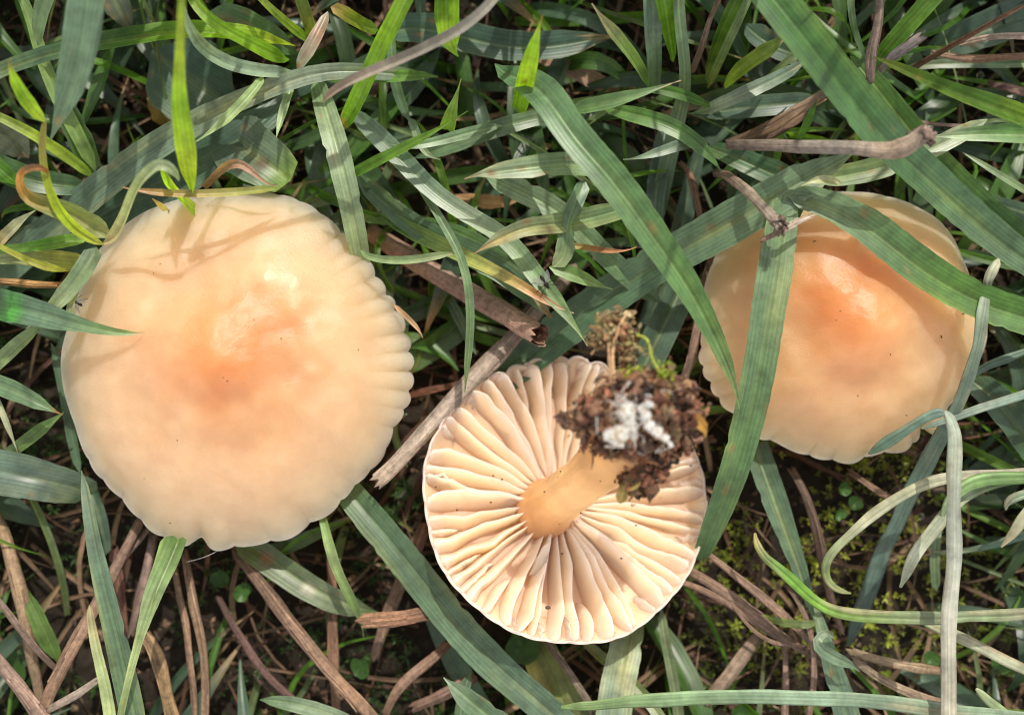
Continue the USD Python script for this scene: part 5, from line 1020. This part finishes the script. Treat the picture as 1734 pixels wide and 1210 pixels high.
rod('thin brown stem crossing the lower left straws', [(-20, 990, 12), (30, 1060, 13), (70, 1108, 13), (104, 1140, 12)], [12, 15, 15, 12], [(.27, .19, .16), (.24, .16, .13), (.2, .13, .1)])
rod('forked pale straw at the bottom left beside the long blue blade', [(84, 1200, 15), (118, 1180, 16), (164, 1152, 16)], [18, 20, 14], [(.33, .23, .18), (.40, .33, .29), (.38, .31, .27)], flat=.5)
rod('tan straw stub at the bottom edge left of centre', [(252, 1080, 9), (268, 1110, 10), (282, 1160, 10), (298, 1240, 9)], [28, 34, 34, 34], [(.34, .22, .13), (.42, .27, .15), (.38, .24, .13)], flat=.5, sides=16)
rod('left one of two slim straws standing below the left cap notch', [(296, 960, 7), (308, 1040, 9), (322, 1120, 9), (330, 1230, 8)], [14, 18, 17, 16], [(.24, .15, .1), (.34, .21, .15), (.27, .17, .12)], flat=.6)
rod('right one of two slim straws standing below the left cap notch', [(312, 940, 7), (326, 1010, 9), (340, 1080, 9), (346, 1230, 8)], [16, 22, 21, 18], [(.24, .15, .11), (.36, .23, .16), (.33, .21, .15)], flat=.6)
rod('dark red stalk in the shade left of the slim straws', [(196, 930, 5), (204, 1010, 6), (212, 1080, 6)], [18, 22, 16], [(.16, .07, .055), (.22, .11, .08)], flat=.5)
rod('purplish straw right of the dark red stalk', [(258, 908, 6), (244, 980, 8), (220, 1070, 7)], [20, 24, 16], [(.24, .17, .16), (.27, .18, .16), (.2, .13, .11)], flat=.5)
rod('mottled brown stalk slanting from the left cap to the bottom centre', [(402, 938, 6), (460, 1010, 9), (512, 1080, 10), (560, 1144, 11), (612, 1196, 11), (650, 1240, 10)], [24, 28, 28, 30, 30, 28], [(.13, .08, .06), (.24, .15, .11), (.30, .19, .14), (.46, .28, .19), (.32, .2, .15)], look='bark_look', flat=.7, sides=16)
rod('dark purple stem winding through the litter under the left cap', [(372, 1010, 5), (396, 1060, 7), (428, 1112, 8), (470, 1160, 8), (540, 1212, 7)], [14, 17, 18, 17, 14], ['purple', (.16, .09, .08), (.18, .10, .09), 'purple'], look='bark_look')
rod('vertical red brown straw under the thin curved blade', [(556, 905, 5), (562, 1000, 6), (566, 1100, 6), (570, 1220, 5)], [18, 24, 24, 20], [(.22, .12, .08), (.30, .17, .12), (.26, .15, .1)], flat=.5)
rod('short cut reddish straw lying level left of the prominent blue blade', [(612, 1050, 11), (660, 1044, 12), (730, 1036, 11)], [36, 38, 34], [(.40, .23, .15), (.36, .19, .12), (.28, .15, .1)], flat=.55, sides=18)
rod('reddish straw under the prominent blade near the bottom', [(758, 1092, 7), (722, 1122, 9), (688, 1150, 10), (654, 1210, 9)], [22, 26, 26, 20], [(.26, .15, .11), (.34, .21, .16), (.28, .17, .12)], flat=.5)
rod('brown straw at the bottom edge below the reddish one', [(700, 1196, 8), (744, 1176, 9), (800, 1150, 7)], [24, 30, 22], [(.28, .17, .13), (.24, .15, .12)], flat=.5)
rod('shaded pinkish straw left of the gilled mushroom bottom', [(716, 890, 4), (694, 950, 6), (664, 1024, 6), (634, 1110, 5)], [28, 32, 30, 26], [(.26, .15, .11), (.30, .19, .14), (.3, .2, .15)], flat=.4)
rod('slim grey stem below the gilled mushroom bottom rim', [(908, 1062, 4), (950, 1116, 7), (984, 1164, 8), (1010, 1216, 8)], [14, 18, 18, 18], [(.22, .16, .12), (.30, .23, .19), (.27, .21, .18)])
for i, (lab, p, w) in enumerate([('upper straw of the bundle right of the gilled mushroom', [(1188, 930, 8), (1260, 985, 10), (1330, 1045, 10), (1392, 1116, 8)], [12, 20, 20, 14]), ('second straw of the bundle right of the gilled mushroom', [(1168, 966, 7), (1240, 1010, 9), (1310, 1062, 9), (1392, 1124, 7)], [18, 24, 22, 14]),
                                 ('third straw of the bundle right of the gilled mushroom', [(1160, 986, 7), (1230, 1022, 9), (1290, 1062, 9), (1372, 1104, 7)], [14, 18, 18, 10]), ('lowest curved fibre of the straw bundle right of the gilled mushroom', [(1236, 1014, 9), (1268, 1060, 10), (1300, 1082, 10), (1360, 1096, 9)], [6, 8, 8, 6])]):
    rod(lab, p, w, [(.30, .19, .14), (.34, .22, .17), (.27, .17, .14)], flat=.5)
rod('thin curved stem looping down to the bottom edge at the lower right', [(1334, 998, 8), (1362, 1040, 10), (1376, 1100, 10), (1376, 1160, 10), (1366, 1236, 9)], [8, 12, 13, 13, 14], [(.26, .17, .14), (.33, .22, .18), (.3, .19, .15)])
rod('flat tan straw lying at the lower right below the bundle', [(1284, 1076, 6), (1250, 1120, 7), (1200, 1184, 6)], [26, 32, 28], [(.27, .19, .14), (.36, .26, .2), (.3, .21, .16)], flat=.35)
rod('bright straw under the curled hook at the lower right', [(1444, 1100, 8), (1500, 1118, 10), (1560, 1130, 10), (1604, 1138, 8)], [16, 22, 22, 14], [(.40, .30, .21), (.47, .35, .24), (.36, .22, .14)], flat=.5)
rod('white edged straw below the bright one at the lower right', [(1448, 1120, 9), (1500, 1154, 10.5), (1550, 1176, 11), (1600, 1188, 10)], [14, 18, 18, 14], [(.36, .27, .2), (.48, .36, .27), (.38, .25, .17)], flat=.5)
rod('dark dead stalk running down through the moss at the lower right', [(1342, 796, 6), (1372, 862, 8), (1390, 930, 8), (1404, 1000, 7), (1420, 1070, 5)], [18, 20, 22, 20, 14], [(.2, .13, .1), (.12, .07, .055), (.17, .11, .09)], name='dry_stalk', cat='dead stalk', flat=.5)
rod('short slanting straw above the moss beneath the right cap', [(1440, 800, 6), (1490, 832, 7), (1530, 858, 6)], [12, 14, 10], [(.2, .12, .08), (.33, .2, .15)])
rod('upright thin straw at the bottom edge right of the striped blade', [(1328, 1090, 6), (1330, 1140, 7), (1328, 1236, 7)], [14, 17, 16], [(.32, .21, .17), (.27, .18, .15)], flat=.5)

# ------------------------------------------------------------ the tiny fly and other small finds
def fly(label, px, py, z, s, turn, name='fly'):
    o = at(px, py, z)
    t = thing(name, o, label, 'fly')
    Q = np.array([[math.cos(turn), -math.sin(turn), 0], [math.sin(turn), math.cos(turn), 0], [0, 0, 1]])
    def ell(c, r):
        g = trimesh.creation.icosphere(2, 1.0)
        return (g.vertices * r + c) @ Q.T * s, g.faces
    for nm, c, r in (('thorax', (0, 0, .9), (.34, .30, .32)), ('abdomen', (-.62, 0, .78), (.50, .22, .22)), ('head', (.40, 0, .78), (.17, .19, .17))):
        v, f = ell(np.array(c), np.array(r))
        put(nm, v, f, 'fly_look', t, base=(0, 0, 0))
    for side in (-1, 1):
        for k, (x0, x1, x2) in enumerate([(.18, .55, .85), (0, .05, .15), (-.15, -.55, -.95)]):
            c = np.array([(x0, .2 * side, .8), (x1, .75 * side, 1.05), (x1 + (x2 - x1) * .6, 1.0 * side, .45), (x2, 1.3 * side, 0)]) @ Q.T * s
            v, f, _, _ = tube(path3(c, .06, 12, 30), .035 * s, sides=6)
            put('leg', v, f, 'fly_look', t, base=(0, 0, 0))
        a = np.linspace(0, 1, 14)
        w = .30 * np.sin(np.pi * a ** .75) ** .7
        d = unit(np.array([-.85, .55 * side, 0.0])); e = np.array([-d[1], d[0], 0])
        p = np.array([-.05, .15 * side, 1.12]) + a[:, None] * d * 1.5
        v = np.concatenate([p + e * w[:, None], p - e * w[:, None] + [0, 0, .03]], 1).reshape(-1, 3) @ Q.T * s
        put('wing', v, grid(14, 2), 'wing_look', t, base=(0, 0, 0))
        c = np.array([(.5, .06 * side, .85), (.75, .14 * side, .95)]) @ Q.T * s
        v, f, _, _ = tube(path3(c, .06, 6, 8), .018 * s, sides=5)
        put('antenna', v, f, 'fly_look', t, base=(0, 0, 0))
fly('tiny black gnat with clear wings perched on the ribbon blade above the gilled mushroom', 924, 482, 19.0, 1.05, -1.0)
fly('tiny dark insect half hidden at the left rim of the big cap', 133, 512, 16.2, .75, 2.6)
def thread():
    c = path3([at(370, 931, 13), at(345, 943, 12.5), at(314, 951, 12)], .3)
    v, f, col, st = tube(c, .022, 'white', 6)
    tag(put('spider_thread', v, f, 'straw_look', tint=col, st=st), 'single fine silk thread stretched under the bottom of the left cap', 'thread')
thread()
for i, (px, py, z, r, lab) in enumerate([(1560, 873, 6, .42, 'clear dewdrop between the pale needles at the lower right'), (1076, 612, 31.5, .30, 'tiny dewdrop at the bottom of the small clod'), (1660, 128, 8, .45, 'clear dewdrop in the dark hollow at the upper right'), (1380, 917, 5, .3, 'small dewdrop on the moss right of the dark triangular blade')]):
    g = trimesh.creation.icosphere(3, r)
    tag(put('dewdrop', g.vertices + at(px, py, z), g.faces, 'dew_look'), lab, 'dewdrop')

# ------------------------------------------------------------ what nobody could count: low grass, dead litter, moss
def ceiling(x, y):
    """How high filler may stand, so that it stays under the caps and the traced blades."""
    h = 12.0
    if math.hypot(x - G0[0], y - G0[1]) < 20: h = 3.0
    for C, R in ((CL, 20.5), (CR, 17.5)):
        if math.hypot(x - C[0], y - C[1]) < R: h = min(h, 4.0)
    return h
def low_grass(seed, n, spread, lower, hues, wid, zr, outer=False):
    rs = np.random.RandomState(seed)
    vs, fs, cs, ss, nv = [], [], [], [], 0
    while len(vs) < n:
        x, y = rs.uniform(-spread[0], spread[0]), rs.uniform(-spread[1], spread[1])
        inside = abs(x) < 66 and abs(y) < 47
        if outer and abs(x) < 76 and abs(y) < 60:
            continue
        if inside and y < 3 + 8 * math.sin(x * .06) and rs.rand() > lower:
            continue
        a, L = rs.uniform(0, 2 * np.pi), rs.uniform(9, 30)
        d = np.array([math.cos(a), math.sin(a)])
        k = 9
        s = np.linspace(0, 1, k)
        top = rs.uniform(*zr)
        bend = rs.randn() * .35
        px = x + L * (s - .5) * d[0] - L * bend * (s - .5) ** 2 * d[1]
        py = y + L * (s - .5) * d[1] + L * bend * (s - .5) ** 2 * d[0]
        lim = np.array([ceiling(u, v) for u, v in zip(px, py)])
        pz = np.minimum(.2 + top * np.sin(np.pi * np.clip(s * .85 + .02, 0, 1)) ** .9, lim.min() + 0 * s if lim.min() < 5 else lim)
        c = np.stack([px, py, pz], 1)
        t, sd_, nn = frame(c)
        roll = np.radians(rs.uniform(-45, 45) + rs.randn() * 25 * (s - .5))
        side = sd_ * np.cos(roll)[:, None] + nn * np.sin(roll)[:, None]
        nr = nn * np.cos(roll)[:, None] - sd_ * np.sin(roll)[:, None]
        W = rs.uniform(*wid) * np.clip((1 - s) / .45, .04, 1) ** .8 * np.clip((s + .15) / .2, 0, 1)
        u = np.array([-1, -.5, 0, .5, 1])
        v = c[:, None] + side[:, None] * (u[None, :, None] * W[:, None, None] / 2) + nr[:, None] * ((.22 * (np.abs(u) - .5))[None, :, None] * W[:, None, None])
        col = np.tile(hue(hues[rs.randint(len(hues))]) * rs.uniform(.5, 1.05), (k * 5, 1))
        if rs.rand() < .3:
            tip = np.repeat(np.clip((s - .75) * 4, 0, 1), 5)[:, None]
            col = col * (1 - tip) + hue('dry') * tip
        o = rs.rand(2) * 40
        st = np.stack([u[None] * W[:, None] / 2 + o[0], np.repeat((L * s)[:, None], 5, 1) + o[1]], -1).reshape(-1, 2)
        vs.append(v.reshape(-1, 3)); fs.append(grid(k, 5) + nv); cs.append(col); ss.append(st); nv += k * 5
    return np.vstack(vs), np.vstack(fs), np.vstack(cs), np.vstack(ss)
v, f, c, s = low_grass(1, 330, (82, 66), .04, [(.07, .13, .085), (.055, .11, .065), (.085, .15, .10), (.07, .16, .035), (.05, .10, .04)], (1.0, 3.6), (3, 10))
tag(put('undergrowth_grass', v, f, 'leaf_look', tint=leaf_green(c), st=s, base=(0, 0, 0)), 'dense low green grass in the shade between the traced blades', 'grass', kind='stuff')
v, f, c, s = low_grass(2, 340, (82, 66), .10, [(.13, .28, .03), (.16, .30, .05), (.22, .30, .14), (.10, .24, .03)], (.4, 1.4), (3, 13))
tag(put('fine_grass', v, f, 'thin_leaf_look', tint=c, st=s, base=(0, 0, 0)), 'fine bright grass leaves scattered low among the blades', 'grass', kind='stuff')
v, f, c, s = low_grass(3, 900, (82, 66), .62, [(.16, .10, .065), (.22, .14, .09), (.10, .055, .04), (.28, .19, .12), (.13, .07, .045)], (.18, .75), (.6, 4.0))
tag(put('dead_litter', v, f, 'dry_leaf_look', tint=c, st=s, base=(0, 0, 0)), 'brown dead grass litter matted on the soil', 'litter', kind='stuff')
v, f, c, s = low_grass(12, 1500, (190, 160), 1, [(.08, .15, .08), (.07, .15, .05), (.10, .20, .04), (.24, .16, .09)], (1.0, 3.4), (4, 16), True)
tag(put('surrounding_grass', v, f, 'leaf_look', tint=leaf_green(c), st=s, base=(0, 0, 0)), 'grass of the meadow going on around the picture', 'grass', kind='stuff')

def moss():
    rs = np.random.RandomState(9)
    vs, fs, cs, nv = [], [], [], 0
    n = 0
    while n < 5200:
        x, y = rs.uniform(-72, 72), rs.uniform(-54, 50)
        dens = meshkit.fbm(np.array([[x / 9, y / 9, 0]]), 3, 4)[0]
        bright = math.exp(-(((x - 45) / 22) ** 2 + ((y + 28) / 20) ** 2))
        if dens + .25 * bright < .48 or (y > 8 and rs.rand() < .6):
            continue
        n += 1
        z0 = rs.uniform(-.6, 2.2)
        base = np.array([x, y, z0])
        hc = np.array([.032, .075, .014]) * (1 - bright) + np.array([.28, .31, .035]) * bright
        hc = hc * rs.uniform(.5, 1.6)
        m = rs.randint(5, 9)
        L = rs.lognormal(-.55, .4)
        for k in range(m):
            a = k * 2.4 + rs.rand()
            el = rs.uniform(.15, 1.1)
            d = np.array([math.cos(a) * math.cos(el), math.sin(a) * math.cos(el), math.sin(el)])
            e = unit(np.cross(d, [0, 0, 1.0])) * L * rs.uniform(.09, .2)
            p0 = base + [0, 0, k * .12]
            vs.append(np.array([p0, p0 + d * L * .5 + e, p0 + d * L + [0, 0, -.1 * L], p0 + d * L * .5 - e, p0 + d * L * .5 - [0, 0, .06]]))
            fs.append(np.array([[0, 4, 1], [1, 4, 2], [0, 3, 4], [4, 3, 2]]) + nv)
            cs.append(np.tile(hc * rs.uniform(.8, 1.2), (5, 1)))
            nv += 5
    tag(put('moss', np.vstack(vs), np.vstack(fs), 'moss_look', tint=np.vstack(cs), base=(0, 0, 0)), 'small leaved moss tufts, yellow green at the lower right', 'moss', kind='stuff')
moss()
def soil_bits():
    rs = np.random.RandomState(21)
    pts = np.stack([rs.uniform(-75, 75, 4200), rs.uniform(-56, 56, 4200), rs.uniform(-1.2, 1.6, 4200)], 1)
    v, f, c = crumbs(pts, rs, .28, [(.16, .10, .06), (.05, .032, .02), (.08, .05, .03), (.03, .02, .014), (.12, .075, .045)])
    tag(put('soil_crumbs', v, f, 'crumb_look', tint=c, base=(0, 0, 0)), 'loose dark soil crumbs between the stems', 'soil', kind='stuff')
soil_bits()

def tall_grass():
    """The meadow goes on above the picture; the sun comes from there and falls through it."""
    rs = np.random.RandomState(33)
    vs, fs, cs, ss, nv = [], [], [], [], 0
    for i in range(140):
        x, y = rs.uniform(-95, 95), rs.uniform(52, 112)
        h, k = rs.uniform(22, 92), 12
        s = np.linspace(0, 1, k)
        d = rs.randn(2) * .28
        c = np.stack([x + d[0] * h * s ** 1.8, np.maximum(y + d[1] * h * s ** 1.8, 49), h * s * (1 - .1 * s)], 1)
        a = rs.uniform(0, np.pi)
        W = rs.uniform(1.2, 4.6) * np.clip((1 - s) / .5, .03, 1) ** .8
        side = np.array([math.cos(a), math.sin(a), 0])
        u = np.array([-1, 0, 1])
        v = c[:, None] + side * (u[None, :, None] * W[:, None, None] / 2) + np.array([-side[1], side[0], 0]) * (.12 * np.abs(u)[None, :, None] * W[:, None, None])
        vs.append(v.reshape(-1, 3)); fs.append(grid(k, 3) + nv); nv += k * 3
        cs.append(np.tile(hue(['green', 'blue', 'deep'][i % 3]), (k * 3, 1)))
        ss.append(np.stack([u[None] * W[:, None] / 2 + rs.rand() * 40, np.repeat((h * s)[:, None], 3, 1)], -1).reshape(-1, 2))
    tag(put('meadow_grass', np.vstack(vs), np.vstack(fs), 'leaf_look', tint=np.vstack(cs), st=np.vstack(ss), base=(0, 0, 0)), 'taller meadow grass standing beyond the top of the picture', 'grass', kind='stuff')
tall_grass()
